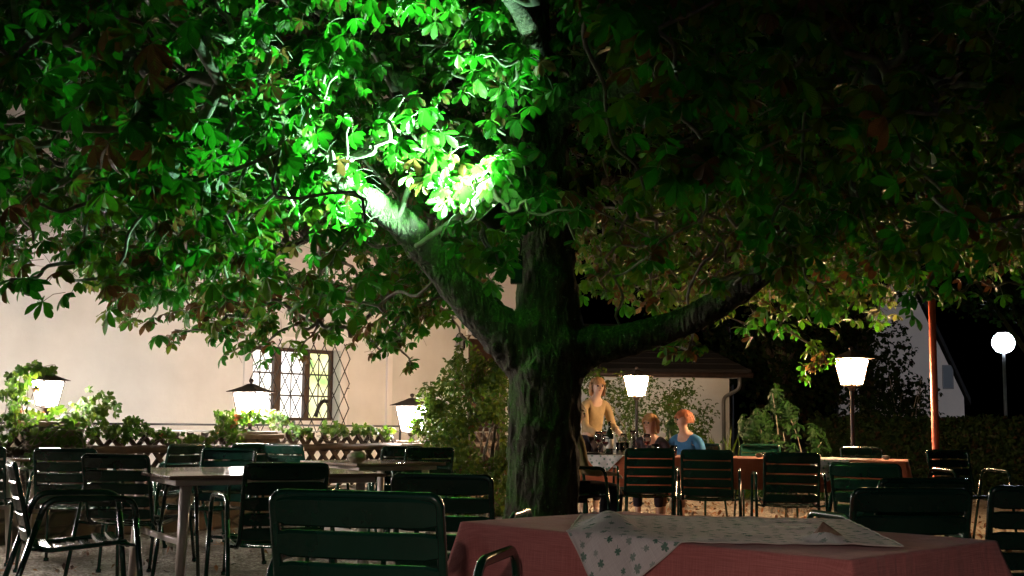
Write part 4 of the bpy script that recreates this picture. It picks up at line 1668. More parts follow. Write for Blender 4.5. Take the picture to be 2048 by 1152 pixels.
# ------------------------------------------------------------ garden chairs
def make_chair(label):
    r = thing('garden_chair', label, 'chair', (0, 0, 0), 0, 'dark green slatted metal garden armchairs')
    W = .205
    # back + seat frame: one bent tube loop
    prof = [(.235, .425), (.19, .44), (-.15, .41), (-.215, .45), (-.29, .76), (-.305, .822)]
    left = [Vector((-W, y, z)) for y, z in prof]
    right = [Vector((W, y, z)) for y, z in prof]
    loop = left + right[::-1]
    m = MB()
    pts = fillet(loop, .06, 5, closed=True)
    m.tube(pts, .0125, 8, closed=True)
    fr = m.build('back_frame', 'green_paint', r)

    def slat(m, yc, zc_, h, tilt, half, bow, thick=.012):
        """slat across x, h = width of its face, tilt = lean of its face from vertical"""
        K = 10
        cs, sn = math.cos(tilt), math.sin(tilt)
        hp = h / 2
        ring = [(-hp, -.002), (-hp + .006, -thick * .6), (hp - .006, -thick * .6), (hp, -.002), (hp, .004), (hp - .005, .0), (-hp + .005, .0), (-hp, .004)]
        vs, fs = [], []
        for i in range(K + 1):
            x = -half + 2 * half * i / K
            e_ = abs(2 * i / K - 1)
            bw = -bow * (1 - e_ * e_)
            sc = 1 - .25 * max(0, e_ - .9) * 10
            for a, b in ring:
                a *= sc
                # face runs along 'a' (up the slat), b is the outward normal (towards the rear)
                y = yc + bw + b * cs - a * sn
                z = zc_ + a * cs + b * sn
                vs.append((x, y, z))
        q = len(ring)
        for i in range(K):
            for k in range(q):
                l = (k + 1) % q
                fs.append((i * q + k, i * q + l, (i + 1) * q + l, (i + 1) * q + k))
        fs.append(tuple(range(q))[::-1])
        fs.append(tuple(K * q + k for k in range(q)))
        m.add(vs, fs, False)
    m = MB()
    zz = [(.783, .072), (.706, .067), (.630, .067), (.554, .066), (.480, .064)]
    for z, h in zz:
        y = -.215 + (z - .45) / .31 * -.075
        slat(m, y - .0, z, h, math.atan2(.075, .31), W + .004, .022)
    m.build('backrest', 'green_paint', r)
    m = MB()
    for k in range(6):
        y = .2 - k * .066
        z = .447 - .006 * k - (.012 if 1 < k < 5 else 0)
        # horizontal slats: build as curved plates
        K = 8
        hp = .027
        vs, fs = [], []
        ring = [(-hp, 0), (-hp * .7, .009), (hp * .7, .009), (hp, 0), (hp * .8, .0), (-hp * .8, .0)]
        for i in range(K + 1):
            x = -(W + .012) + 2 * (W + .012) * i / K
            e_ = abs(2 * i / K - 1)
            for a, b in ring:
                vs.append((x, y + a, z + b - .014 * (1 - e_ * e_)))
        q = len(ring)
        for i in range(K):
            for kk in range(q):
                l = (kk + 1) % q
                fs.append((i * q + kk, (i + 1) * q + kk, (i + 1) * q + l, i * q + l))
        fs.append(tuple(range(q)))
        fs.append(tuple(K * q + kk for kk in range(q))[::-1])
        m.add(vs, fs, False)
    m.build('seat', 'green_paint', r)
    for s in (-1, 1):
        x = .262 * s
        path = [(x + .012 * s, .315, 0), (x, .245, .655), (x, -.16, .66), (x + .012 * s, -.36, 0)]
        pts = fillet(path, .07, 6)
        n1 = len(pts)
        # arm part is everything above z = .5
        cut = .56
        def upto(lst):
            out = []
            for a, b in zip(lst, lst[1:]):
                out.append(a)
                if (a.z - cut) * (b.z - cut) < 0:
                    t = (cut - a.z) / (b.z - a.z)
                    out.append(a.lerp(b, t))
            out.append(lst[-1])
            return out
        pts = upto(pts)
        front = [p for p in pts if p.z <= cut + 1e-5 and p.y > 0]
        rear = [p for p in pts if p.z <= cut + 1e-5 and p.y < 0]
        arm = [p for p in pts if p.z >= cut - 1e-5]
        m = MB()
        m.tube(arm, .0155, 10, flat=.75)
        m.build('armrest', 'green_paint', r)
        for lst in (front, rear):
            m = MB()
            m.tube(lst, .0145, 10, flat=.8)
            e_ = lst[0] if lst[0].z < .01 else lst[-1]
            m.lathe([(0, 0), (.019, 0), (.019, .022), (.014, .024)], 10, (e_.x, e_.y, 0))
            m.build('leg', 'green_paint', r)
        # strut to the seat
        zf = .43
        for qa, qb in (((x + .004 * s, .27, zf), (W * s, .2, .43)), ((x + .004 * s, -.232, zf), (W * s, -.16, .412))):
            m = MB()
            m.tube([qa, qb], .009, 6)
            m.build('seat_strut', 'green_paint', r)
    return r


proto = make_chair('proto')
first = [True]


def chair(px_, d_, rz, label, origin=False):
    """px_, d_: where the middle of the top rail stands; rz 0 = back turned to the viewer"""
    b = XD(px_, d_)
    a = R(rz)
    loc = b if origin else b - Matrix.Rotation(a, 3, 'Z') @ Vector((0, -.31, 0))
    loc = Vector((loc.x, loc.y, .012))
    if first[0]:
        first[0] = False
        proto.location = loc
        proto.rotation_euler = (0, 0, a)
        proto['label'] = label
        return proto
    return dup(proto, loc, a, label)


ch0 = chair(716, 2.12, -13, 'nearest green chair, backrest filling the bottom centre left of the red table')
chair(884, 3.5, -12, 'green chair at the left corner of the nearest red table, behind the closest chair')
chair(578, 4.25, 24, 'green chair pulled up to the front of the bare brown table, armrest to the left')
XDL = XD(130, 5)
c = chair(0, 1, -64, 'side-on green chair left of the bare table with lamplight on its seat slats')
c.location = (-2.17, 6.2, .012)
chair(133, 5.9, 4, 'green chair behind the side-on chair, below the leftmost lantern')
chair(233, 5.05, -10, 'green chair at the left end of the bare brown table, back to the viewer')
c = chair(0, 1, 62, 'green chair by the fence turned left, its narrow side brightly lit')
c.location = XD(322, 7.3) + Vector((0, 0, .012))
chair(462, 6.3, 168, 'green chair behind the bare table facing the viewer')
chair(512, 7.5, 35, 'far green chair whose top shows left of the nearer chair back below the window pillar')
chair(568, 7.4, -30, 'far green chair whose top shows below the latticed window')
chair(808, 7.2, 42, 'green chair in front of the right pillar, the left one of two turned left')
chair(862, 6.9, 28, 'green chair beside the bush, the right one of two turned left')
c = chair(0, 1, 10, 'green chair cut off by the left edge with only armrest and legs showing')
c.location = XD(-28, 6.3) + Vector((0, 0, .012))
chair(1822, 2.98, 4, 'wide near green chair behind the right end of the nearest red table')
chair(1850, 3.55, 12, 'green chair directly behind the near right chair, mostly hidden by it')
chair(2092, 3.15, 0, 'green chair cut off by the right edge of the picture')
c = chair(0, 1, 62, 'green chair at the right end of the nearest red table with only an armrest showing')
c.location = (1.85, 3.0, .012)
chair(1300, 7.35, 0, 'green chair at the long table in front of the lamp post guests')
chair(1413, 7.1, -11, 'green chair at the long table in front of the blue shirted guest')
chair(1583, 6.6, -7, 'green chair at the long table in front of the rhododendron')
chair(1726, 4.95, -38, 'angled green chair between the long table and the near right chair')
chair(1519, 9.2, 178, 'green chair on the far side of the long table, left of the right post lantern')
chair(1721, 8.5, 184, 'green chair on the far side of the long table below the right post lantern')
chair(1892, 7.9, 192, 'green chair at the right end of the long table beside the rust red pole')
c1 = chair(0, 1, -72, 'green chair beside the chestnut trunk with a guest sitting in it')
c1.location = XD(1136, 7.55) + Vector((0, 0, .012))
c2 = chair(0, 1, 176, 'green chair under the dark clothed seated guest')
c2.location = XD(1303, 9.3) + Vector((0, 0, .012))
c3 = chair(0, 1, 150, 'green chair under the blue shirted guest')
c3.location = XD(1382, 9.2) + Vector((0, 0, .012))

ch0.scale = (1.05, 1.05, 1.05)

# ------------------------------------------------------------ bare tables
def bare_table(loc, rz, L_, W_, label, turned=0):
    r = thing('garden_table', label, 'table', loc, rz)
    m = MB()
    m.box((0, 0, .735), (L_, W_, .022), bev=.006)
    m.build('tabletop', 'tabletop', r)
    m = MB()
    m.box((0, 0, .705), (L_ - .1, W_ - .1, .03), bev=.004)
    m.build('apron', 'cream_metal', r)
    for sx in (-1, 1):
        for sy in (-1, 1):
            m = MB()
            a = Vector((sx * (L_ / 2 - .12), sy * (W_ / 2 - .1), .69))
            b = Vector((sx * (L_ / 2 - .09), sy * (W_ / 2 - .07), .0))
            m.tube([a, b], [.034, .024], 4)
            m.lathe([(0, 0), (.028, 0), (.028, .02)], 10, b)
            m.build('leg', 'cream_metal', r)
        m = MB()
        m.box((sx * (L_ / 2 - .1), 0, .38), (.03, W_ - .2, .03), bev=.004)
        m.build('crossbar', 'cream_metal', r)
    return r


ang = math.atan2(.65, 1.11)
tA = bare_table(Vector((-1.595, 7.565, 0)), ang, 1.29, 1.2, 'bare brown table with pale legs among the left chairs')
bare_table(Vector((-1.05, 6.55 * K, 0)), R(40), .8, .8, 'bare table farther back near the right pillar carrying a small stone')
bare_table(Vector((-4.15, 6.4 * K, 0)), AZ, .8, .75, 'bare table at the far left edge below the creeper')


def pebble(p, label, s=.028):
    m = MB()
    vs, fs = [], []
    n1, n2 = 8, 12
    for i in range(n1 + 1):
        for k in range(n2):
            th, ph = math.pi * i / n1, 2 * math.pi * k / n2
            q = Vector((math.sin(th) * math.cos(ph), math.sin(th) * math.sin(ph), math.cos(th)))
            q *= 1 + .25 * mnoise.noise(q * 1.3 + Vector(p))
            vs.append((q.x * s * 1.25, q.y * s, q.z * s * .7 + s * .68))
    for i in range(n1):
        for k in range(n2):
            l = (k + 1) % n2
            fs.append((i * n2 + k, (i + 1) * n2 + k, (i + 1) * n2 + l, i * n2 + l))
    m.add(vs, fs, True)
    o = m.build('pebble', 'stonelet')
    o.location = p
    return tag(o, label, 'stone', 'pale stones weighing down the table tops')


pebble(Vector((XD(716, 6.35).x, XD(716, 6.35).y, .746)), 'pale stone on the farther bare table', .06)

# ------------------------------------------------------------ red covered tables
def drape(name, mat, corners, ztop, drop, label, cat='tablecloth', flare=.22, seed=1., nper=150, ncorner=1., top_sag=.002):
    """cloth over a rectangular top; corners ccw world xy"""
    cs = [Vector((c.x, c.y, 0)) for c in corners]
    ctr = sum(cs, Vector()) / 4
    per = []
    Ls = [(cs[(i + 1) % 4] - cs[i]).length for i in range(4)]
    tot = sum(Ls)
    for i in range(4):
        k = max(6, int(nper * Ls[i] / tot))
        a, b = cs[i], cs[(i + 1) % 4]
        nrm = Vector(((b - a).y, -(b - a).x, 0)).normalized()
        for q in range(k):
            t = q / k
            p_ = a.lerp(b, t)
            dc = min(t, 1 - t) * Ls[i]
            cn = math.exp(-(dc / .07) ** 2)
            # corner direction outwards
            cdir = (cs[i] if t < .5 else cs[(i + 1) % 4]) - ctr
            cdir.normalize()
            nn_ = (nrm * (1 - cn) + cdir * cn).normalized()
            s_ = sum(Ls[:i]) + t * Ls[i]
            per.append((p_, nn_, cn, s_))
    vs, fs, uv = [], [], []
    rings_in = [0., .3, .6, .85, .97]
    xa = (cs[1] - cs[0]).normalized()
    ya = Vector((-xa.y, xa.x, 0))
    def uvof(p_, ex=0., n_=None):
        q = p_ - ctr + (n_ * ex if n_ else Vector())
        return (q.dot(xa) + 2, q.dot(ya) + 2)
    np_ = len(per)
    rows = 0
    for f_ in rings_in[1:]:
        for p_, n_, cn, s_ in per:
            q = ctr.lerp(p_, f_)
            z = ztop + .0025 * mnoise.noise((q.x * 5 + seed, q.y * 5, seed)) 
            vs.append((q.x, q.y, z))
            uv.append(uvof(q))
        rows += 1
    # edge
    for e_, dz_ in ((-.004, 0), (.003, -.002), (.006, -.01)):
        for p_, n_, cn, s_ in per:
            q = p_ + n_ * e_
            vs.append((q.x, q.y, ztop + dz_))
            uv.append(uvof(p_, e_, n_))
        rows += 1
    nd_ = 14
    for k in range(1, nd_ + 1):
        h = k / nd_
        for p_, n_, cn, s_ in per:
            wv = mnoise.noise((s_ * 3.2 + seed * 7, h * .6, seed)) * .07 + mnoise.noise((s_ * 9 + seed, h * 1.2, 3)) * .024
            off = .006 + h ** 1.1 * (.02 + wv + flare * cn * drop) * ncorner
            dd_ = drop * (1 + .0 * cn) + .012 * mnoise.noise((s_ * 2, seed, 2))
            q = p_ + n_ * off
            vs.append((q.x, q.y, ztop - .01 - dd_ * h))
            uv.append(uvof(p_, dd_ * h, n_))
        rows += 1
    for i in range(rows - 1):
        for k in range(np_):
            l = (k + 1) % np_
            fs.append((i * np_ + k, (i + 1) * np_ + k, (i + 1) * np_ + l, i * np_ + l))
    c0 = len(vs)
    vs.append((ctr.x, ctr.y, ztop))
    uv.append((2, 2))
    for k in range(np_):
        fs.append((c0, k, (k + 1) % np_))
    me = bpy.data.meshes.new(name)
    o_ = Vector((ctr.x, ctr.y, ztop))
    me.from_pydata([tuple(Vector(v) - o_) for v in vs], [], fs)
    ul = me.uv_layers.new(name='UVMap')
    for lp in me.loops:
        ul.data[lp.index].uv = uv[lp.vertex_index]
    me.polygons.foreach_set('use_smooth', [True] * len(me.polygons))
    me.materials.append(MT[mat])
    o = link(bpy.data.objects.new(name, me))
    o.location = o_
    return tag(o, label, cat)


def under_table(corners, z, label):
    cs = corners
    ctr = sum(cs, Vector()) / 4
    a = (cs[1] - cs[0])
    r = thing('table', label, 'table', Vector((ctr.x, ctr.y, 0)), math.atan2(a.y, a.x))
    L_, W_ = a.length, (cs[2] - cs[1]).length
    m = MB()
    m.box((0, 0, z - .015), (L_ - .012, W_ - .012, .024), bev=.004)
    m.build('tabletop', 'tabletop', r)
    for sx in (-1, 1):
        for sy in (-1, 1):
            m = MB()
            m.tube([(sx * (L_ / 2 - .1), sy * (W_ / 2 - .08), z - .028), (sx * (L_ / 2 - .06), sy * (W_ / 2 - .05), 0)], [.022, .018], 8)
            m.build('leg', 'green_paint', r)
    return r


NL, NF, NR = Vector((-.15, 3.88, 0)), Vector((.79, 2.90, 0)), Vector((1.355, 3.40, 0))
e1 = (NF - NL)
e2 = NR - NF
e2 = e2 - e1 * (e2.dot(e1) / e1.dot(e1))
e2 = e2.normalized() * .765
NRr, NB_ = NF + e2, NL + e2
near = [NL, NF, NRr, NB_]
under_table(near, .742, 'nearest table, hidden under the long red cloth')
drape('tablecloth', 'red_cloth', near, .748, .34, 'dusty red linen tablecloth on the nearest table', flare=.34, seed=1.7, nper=330)

# clover print cloth
TA, TB = Vector((.15, 3.55, 0)), Vector((.415, 3.2, 0))


def clover(name, cA, ang_, S, edgeP, edgeN, ztop, label, ridge=True, seed=2., group=None):
    """square cloth; T corner; lies on the table, folds down where it passes the edge line"""
    G = 72
    d1 = Vector((math.cos(ang_), math.sin(ang_), 0))
    d2 = Vector((-math.sin(ang_), math.cos(ang_), 0))
    vs, uv, fs = [], [], []
    for j in range(G + 1):
        for i in range(G + 1):
            a, b = i / G * S, j / G * S
            p_ = cA + d1 * a + d2 * b
            ex = (p_ - edgeP).dot(edgeN)
            z = ztop + .0035 + .004 * abs(mnoise.noise((a * 6 + seed, b * 6, seed))) + .003 * mnoise.noise((a * 17, b * 17, seed))
            if ridge:
                # ruck along the left side, raised peak near the back, flat pleat at the right
                r1 = math.exp(-((a - .06 - .1 * b) / .06) ** 2) * math.exp(-((b - .45) / .17) ** 2)
                z += .04 * r1
                r2 = math.exp(-((a + .5 * b - .74) / .025) ** 2) * math.exp(-((b - .10) / .07) ** 2)
                z += .022 * r2
                r3 = math.exp(-((a - .2 + .15 * b) / .05) ** 2) * math.exp(-((b - .32) / .12) ** 2)
                z += .014 * r3
            if ex > 0:
                p_ = p_ - edgeN * ex
                hang = ex
                p_ = p_ + edgeN * (.012 + .018 * min(1, hang * 8) + .012 * mnoise.noise((a * 9, b * 9, 4)))
                z = ztop + .003 - max(0, hang - .006)
            elif ex > -.01:
                z = min(z, ztop + .004)
            vs.append(p_ + Vector((0, 0, z)))
            uv.append((a, b))
    for j in range(G):
        for i in range(G):
            q = j * (G + 1) + i
            fs.append((q, q + 1, q + G + 2, q + G + 1))
    me = bpy.data.meshes.new(name)
    o_ = cA + Vector((0, 0, ztop))
    me.from_pydata([tuple(v - o_) for v in vs], [], fs)
    ul = me.uv_layers.new(name='UVMap')
    for lp in me.loops:
        ul.data[lp.index].uv = uv[lp.vertex_index]
    me.polygons.foreach_set('use_smooth', [True] * len(me.polygons))
    me.materials.append(MT['clover_cloth'])
    o = link(bpy.data.objects.new(name, me))
    o.location = o_
    md = o.modifiers.new('thickness', 'SOLIDIFY')
    md.thickness = .0012
    md.offset = 1
    tag(o, label, 'cloth', group)
    # hem: narrow stitched band as a part
    m = MB()
    rim = [vs[i] for i in range(G + 1)]
    rim2 = [vs[j * (G + 1) + G] for j in range(G + 1)]
    rim3 = [vs[G * (G + 1) + i] for i in range(G, -1, -1)]
    rim4 = [vs[j * (G + 1)] for j in range(G, -1, -1)]
    m.tube([v - o_ + Vector((0, 0, .001)) for v in rim + rim2[1:] + rim3[1:] + rim4[1:-1]], .0022, 5, closed=True)
    m.build('hem', 'hem', o)
    return o


e1n = e1.normalized()
outn = Vector((e1n.y, -e1n.x, 0))
a31 = math.atan2(e1n.y, e1n.x) + R(40)
dT = Vector((math.cos(a31), math.sin(a31), 0))
# corner T lies beyond the edge so that the cloth side passes through TB
tproj = NL + e1n * ((TB - NL).dot(e1n))
Tc = tproj - dT * .32
clover('clover_cloth', Tc, a31, .87, NL, outn, .749, 'white cloth printed with green clovers lying across the nearest red table')
# small brown napkin wedge on the clover cloth
m = MB()
m.add([(0, -.02, 0), (.075, -.014, .0), (.07, .014, 0), (0, .02, 0), (.02, -.006, .034), (.028, .01, .036)],
      [(0, 1, 2, 3)[::-1], (0, 1, 4), (1, 2, 5, 4), (2, 3, 5), (3, 0, 4, 5)])
wg = m.build('folded_napkin', M('brown_linen', (.2, .12, .08), .9, 0, (.3, .2, .14), 60, .4, 200, .001))
pw = XD(1625, 2.38)
wg.location = (pw.x, pw.y, .758)
tag(wg, 'small brown folded napkin standing on the clover cloth', 'napkin')

# long table
def fpt(px_, d_):
    return XD(px_, d_)


fL, fR = XD(1152, 8.15), XD(1812, 7.5)
bdir = (fR - fL).normalized()
bn = Vector((-bdir.y, bdir.x, 0))
fR2 = XD(1898, 8.05)
far = [fL, fR, fR + bn * .8, fL + bn * .8]
under_table(far, .742, 'long table with guests, under a red cloth in the background')
drape('tablecloth', 'red_cloth_far', far, .748, .27, 'rust red tablecloth on the long table in the background', flare=.25, seed=4.1, nper=260)
for px_, lab in ((1207, 'small clover print cloth hanging over the long table edge beside the bottle'), (1655, 'small clover print cloth hanging over the long table edge near the right')):
    q = XD(px_, 7.7)
    t = (q - fL).dot(bdir)
    q = fL + bdir * t
    # place t where the ray meets the edge
    for _ in range(4):
        pxq, _y = proj(q + Vector((0, 0, .74)))
        q = q + bdir * ((px_ - pxq) / F * q.y)
    aa = math.atan2(bdir.y, bdir.x) + R(45)
    cA = q - bn * .2
    clover('clover_cloth', cA, aa, .62, fL, -bn, .749, lab, ridge=False, seed=px_ * .01, group='clover cloths on the long table')


def on_far(px_, back=.2, z=.752):
    q = XD(px_, 7.9)
    for _ in range(5):
        t = (q - fL).dot(bdir)
        q = fL + bdir * t + bn * back
        pxq, _y = proj(q + Vector((0, 0, .8)))
        q = q + bdir * ((px_ - pxq) / F * q.y)
    return Vector((q.x, q.y, z))


pebble(on_far(1634, .25), 'pale stone on the long table near the hanging clover cloth', .03)
pebble(on_far(1772, .25), 'pale stone near the right end of the long table', .03)
pebble(on_far(1518, .3), 'pale stone on the long table behind the rhododendron chair', .03)

MT['wine'] = M('wine', (.12, .01, .015), .1)
MT['dark_bottle'] = M('dark_bottle', (.004, .015, .006), .06, coat=1)
MT['candle'] = emis('candle', (1., .5, .2), 6.)


def wineglass(p, label, fill=True, s=1.):
    r = thing('wine_glass', label, 'glass', p, 0, 'wine glasses on the long table')
    m = MB()
    m.lathe([(.0, 0), (.034 * s, .001), (.033 * s, .004), (.006, .008), (.0045, .04 * s), (.0045, .085 * s), (.012, .092 * s), (.03 * s, .108 * s), (.037 * s, .135 * s), (.036 * s, .165 * s), (.03 * s, .2 * s),
             (.0285 * s, .2 * s), (.034 * s, .165 * s), (.035 * s, .136 * s), (.028 * s, .111 * s), (.0, .097 * s)], 20)
    m.build('bowl', 'glass', r)
    if fill:
        m = MB()
        m.lathe([(0, .098 * s), (.027 * s, .112 * s), (.033 * s, .13 * s), (0, .1301 * s)], 16)
        m.build('wine_fill', 'wine', r)
    return r


def tumbler(p, label, candle=False, h=.11):
    r = thing('tumbler', label, 'glass', p, 0, 'drinking glasses on the long table')
    m = MB()
    m.lathe([(0, 0), (.03, 0), (.037, h), (.035, h), (.028, .008), (0, .008)], 20)
    m.build('cup', 'glass', r)
    if candle:
        m = MB()
        m.lathe([(0, .009), (.022, .009), (.022, .045), (0, .046)], 14)
        w_ = m.build('wax', 'paperwhite', r)
        m = MB()
        m.lathe([(0, .048), (.006, .056), (.004, .066), (0, .078)], 8)
        m.build('flame', 'candle', r)
    return r


wineglass(on_far(1197, .3), 'wine glass left of the bottle', True, 1.1)
wineglass(on_far(1208, .45), 'wine glass directly behind the left wine glass', False, 1.12)
wineglass(on_far(1247, .62), 'wine glass behind the candle glass', False, 1.)
wineglass(on_far(1294, .5), 'tall wine glass in front of the dark clothed guest', True, 1.)
wineglass(on_far(1211, .12), 'wine glass at the table edge beside the bottle', True, .95)
tumbler(on_far(1239, .2), 'tumbler holding a burning candle', True, .12)
tumbler(on_far(1250, .28), 'empty tumbler beside the candle', False, .12)
tumbler(on_far(1310, .2), 'low tumbler in front of the dark clothed guest')
tumbler(on_far(1347, .25), 'tumbler in front of the blue shirted guest', False, .1)
r = thing('wine_bottle', 'dark wine bottle with a white label at the left end of the long table', 'bottle', on_far(1219, .25), 0)
m = MB()
m.lathe([(0, 0), (.037, .002), (.038, .01), (.038, .19), (.033, .215), (.016, .245), (.0145, .3), (.016, .302), (.016, .318), (0, .32)], 20)
m.build('bottle_glass', 'dark_bottle', r)
m = MB()
m.lathe([(.0385, .06), (.0388, .062), (.0388, .148), (.0385, .15)], 24)
m.build('bottle_label', 'paperwhite', r)
r = thing('carafe', 'clear glass carafe standing on the long table', 'carafe', on_far(1266, .45), 0)
m = MB()
m.lathe([(0, 0), (.044, .002), (.05, .02), (.048, .06), (.028, .13), (.021, .17), (.024, .2), (.034, .235), (.032, .235), (.022, .2), (.0185, .17), (.026, .13), (.045, .06), (.046, .02), (0, .008)], 24)
m.build('carafe_glass', 'glass', r)
r = thing('plate', 'dark dinner plate at the left end of the long table', 'plate', on_far(1178, .15), 0)
m = MB()
m.lathe([(0, 0), (.08, .002), (.13, .018), (.132, .02), (.08, .008), (0, .006)], 28)
m.build('dish', 'black_iron', r)
m = MB()
m.tube([(-.02, -.08, .024), (.0, .1, .022)], .004, 5)
m.build('knife', 'grey_metal', r)

# ------------------------------------------------------------ people
def skinmesh(name, pts, edges, rad, mat, parent, sub=2, root=0):
    me = bpy.data.meshes.new(name)
    me.from_pydata([tuple(p) for p in pts], edges, [])
    o = link(bpy.data.objects.new(name, me))
    sk = o.modifiers.new('skin', 'SKIN')
    sk.use_smooth_shade = True
    sv = me.skin_vertices[0].data
    for i, r_ in enumerate(rad):
        sv[i].radius = r_ if isinstance(r_, tuple) else (r_, r_)
        sv[i].use_root = (i == root)
    sb = o.modifiers.new('sub', 'SUBSURF')
    sb.levels = sb.render_levels = sub
    me.materials.append(MT[mat] if isinstance(mat, str) else mat)
    if parent:
        o.parent = parent
    return o


def person(label, loc, rz, pose, shirt, pants, haircol, hairlong=False, lean=0., arms=None, head_turn=0., scale=1., skirt=False, shoes=None):
    r = thing('person', label, 'person', loc, R(rz))
    LM = Matrix.Rotation(-lean, 3, 'X')
    sit = pose == 'sit'
    hz_ = .50 if sit else .92
    S = scale
    pel = Vector((0, 0, hz_))
    def up(v):
        return (pel + LM @ (Vector(v))) * S
    J = {'pel': pel * S, 'sp': up((0, .01, .16)), 'ch': up((0, 0.0, .34)), 'nk': up((0, 0, .5)), 'nk2': up((0, .012, .555))}
    HT = Matrix.Rotation(head_turn, 3, 'Z')
    hc = J['nk2'] + Vector((0, .02, .10)) * S
    for s, k in ((-1, 'l'), (1, 'r')):
        J['sh' + k] = up((.17 * s, 0, .43))
        a = (arms or {}).get(k)
        if a:
            J['el' + k] = up(a[0])
            J['wr' + k] = up(a[1])
        else:
            J['el' + k] = up((.22 * s, .02, .15))
            J['wr' + k] = up((.2 * s, .2, .05))
        J['hp' + k] = (pel + Vector((.09 * s, .01, -.02))) * S
        if sit:
            J['kn' + k] = Vector((.12 * s, .44, .50)) * S
            J['an' + k] = Vector((.12 * s, .40, .09)) * S
        else:
            J['kn' + k] = Vector((.10 * s, .03, .5)) * S
            J['an' + k] = Vector((.10 * s, -.02, .09)) * S
        J['to' + k] = J['an' + k] + Vector((.01 * s, .15, -.055)) * S
    names = ['pel', 'sp', 'ch', 'nk', 'nk2'] + [a + k for k in 'lr' for a in ('sh', 'el', 'wr', 'hp', 'kn', 'an', 'to')]
    rads = {'pel': (.13, .1), 'sp': (.115, .09), 'ch': (.13, .095), 'nk': .05, 'nk2': .046, 'sh': .05, 'el': .036, 'wr': .025, 'hp': .08, 'kn': .052, 'an': .036, 'to': .03}
    pts = [J[n_] for n_ in names]
    rr = [rads[n_ if n_ in rads else n_[:2]] for n_ in names]
    rr = [(q[0] * S, q[1] * S) if isinstance(q, tuple) else q * S for q in rr]
    ix = {n_: i for i, n_ in enumerate(names)}
    ed = [('pel', 'sp'), ('sp', 'ch'), ('ch', 'nk'), ('nk', 'nk2')]
    for k in 'lr':
        ed += [('nk', 'sh' + k), ('sh' + k, 'el' + k), ('el' + k, 'wr' + k), ('pel', 'hp' + k), ('hp' + k, 'kn' + k), ('kn' + k, 'an' + k), ('an' + k, 'to' + k)]
    ed = [(ix[a], ix[b]) for a, b in ed]
    # head
    def hv(x, y, z):
        return hc + HT @ (Vector((x, y, z)) * S)
    base = len(pts)
    pts += [hv(0, .005, -.055), hv(0, .012, -.01), hv(0, 0, .05), hv(0, -.005, .085)]
    rr += [(.05 * S, .055 * S), (.068 * S, .078 * S), (.072 * S, .088 * S), (.045 * S, .055 * S)]
    ed += [(ix['nk2'], base), (base, base + 1), (base + 1, base + 2), (base + 2, base + 3)]
    # hands: palm and five fingers on each arm, same surface
    for s, k in ((-1, 'l'), (1, 'r')):
        wv = J['wr' + k]
        d = (wv - J['el' + k]).normalized()
        side = d.cross(Vector((0, 0, 1))).normalized()
        b = len(pts)
        pts.append(wv + d * .045 * S)
        rr.append((.036 * S, .018 * S))
        ed.append((ix['wr' + k], b))
        pts.append(wv + d * .08 * S)
        rr.append((.036 * S, .015 * S))
        ed.append((b, b + 1))
        for q, (o_, L_) in enumerate(((-.027, .062), (-.009, .074), (.009, .07), (.027, .055))):
            c_ = len(pts)
            p0 = wv + d * .09 * S + side * o_ * S
            pts += [p0, p0 + d * L_ * .55 * S + Vector((0, 0, -.008)) * S, p0 + d * L_ * .9 * S + Vector((0, 0, -.03)) * S]
            rr += [.009 * S, .0085 * S, .007 * S]
            ed += [(b + 1, c_), (c_, c_ + 1), (c_ + 1, c_ + 2)]
        c_ = len(pts)
        sd_ = -s
        p0 = wv + d * .04 * S + side * (.034 * sd_) * S
        pts += [p0, p0 + d * .04 * S + side * .02 * sd_ * S]
        rr += [.011 * S, .008 * S]
        ed += [(b, c_), (c_, c_ + 1)]
    skinmesh('body', pts, ed, rr, 'skin', r)
    # face details
    for s in (-1, 1):
        m = MB()
        m.lathe([(0, -.012 * S), (.009 * S, -.008 * S), (.012 * S, 0), (.009 * S, .008 * S), (0, .012 * S)], 10, hv(.03 * s, .074, .022))
        m.build('eye', 'black_iron', r)
        m = MB()
        m.tube([hv(.072 * s, -.005, .03), hv(.08 * s, -.012, .01), hv(.072 * s, .0, -.02)], [.008 * S, .012 * S, .007 * S], 6)
        m.build('ear', 'skin', r)
    m = MB()
    m.tube([hv(0, .075, .03), hv(0, .098, .0), hv(0, .08, -.012)], [.007 * S, .012 * S, .01 * S], 8)
    m.build('nose', 'skin', r)
    m = MB()
    m.tube([hv(-.022, .072, -.035), hv(0, .08, -.036), hv(.022, .072, -.035)], [.003 * S, .006 * S, .003 * S], 6)
    m.build('mouth', M('lips', (.35, .1, .08), .5), r)
    # hair: shell of strands over the skull
    hm = M('hair', haircol, .6, 0, tuple(q * .55 for q in haircol), 30, .5, 80, .004, scale=(1, 1, .3))
    m = MB()
    vs, fs = [], []
    n1, n2 = 12, 24
    for i in range(n1 + 1):
        th = math.pi * (.02 + .62 * i / n1)
        for k in range(n2):
            ph = 2 * math.pi * k / n2
            fr_ = math.sin(ph)
            q = Vector((math.sin(th) * math.cos(ph) * .094, math.sin(th) * fr_ * .11 - .01, math.cos(th) * .104 + .028))
            if fr_ > .2:   # face opening: pull the fringe up
                q.z = max(q.z, .044 + .014 * math.sin(ph * 5))
                if i > 6:
                    q.y = min(q.y, .1)
            elif hairlong:
                q.z -= .08 * (i / n1) ** 2
                q.x *= 1 + .12 * (i / n1)
            q += q.normalized() * (.01 * mnoise.noise((q.x * 40, q.y * 40, q.z * 14)) + .006 * math.sin(ph * 9 + i))
            vs.append(hv(*q))
    for i in range(n1):
        for k in range(n2):
            l = (k + 1) % n2
            fs.append((i * n2 + k, (i + 1) * n2 + k, (i + 1) * n2 + l, i * n2 + l))
    m.add(vs, fs, True)
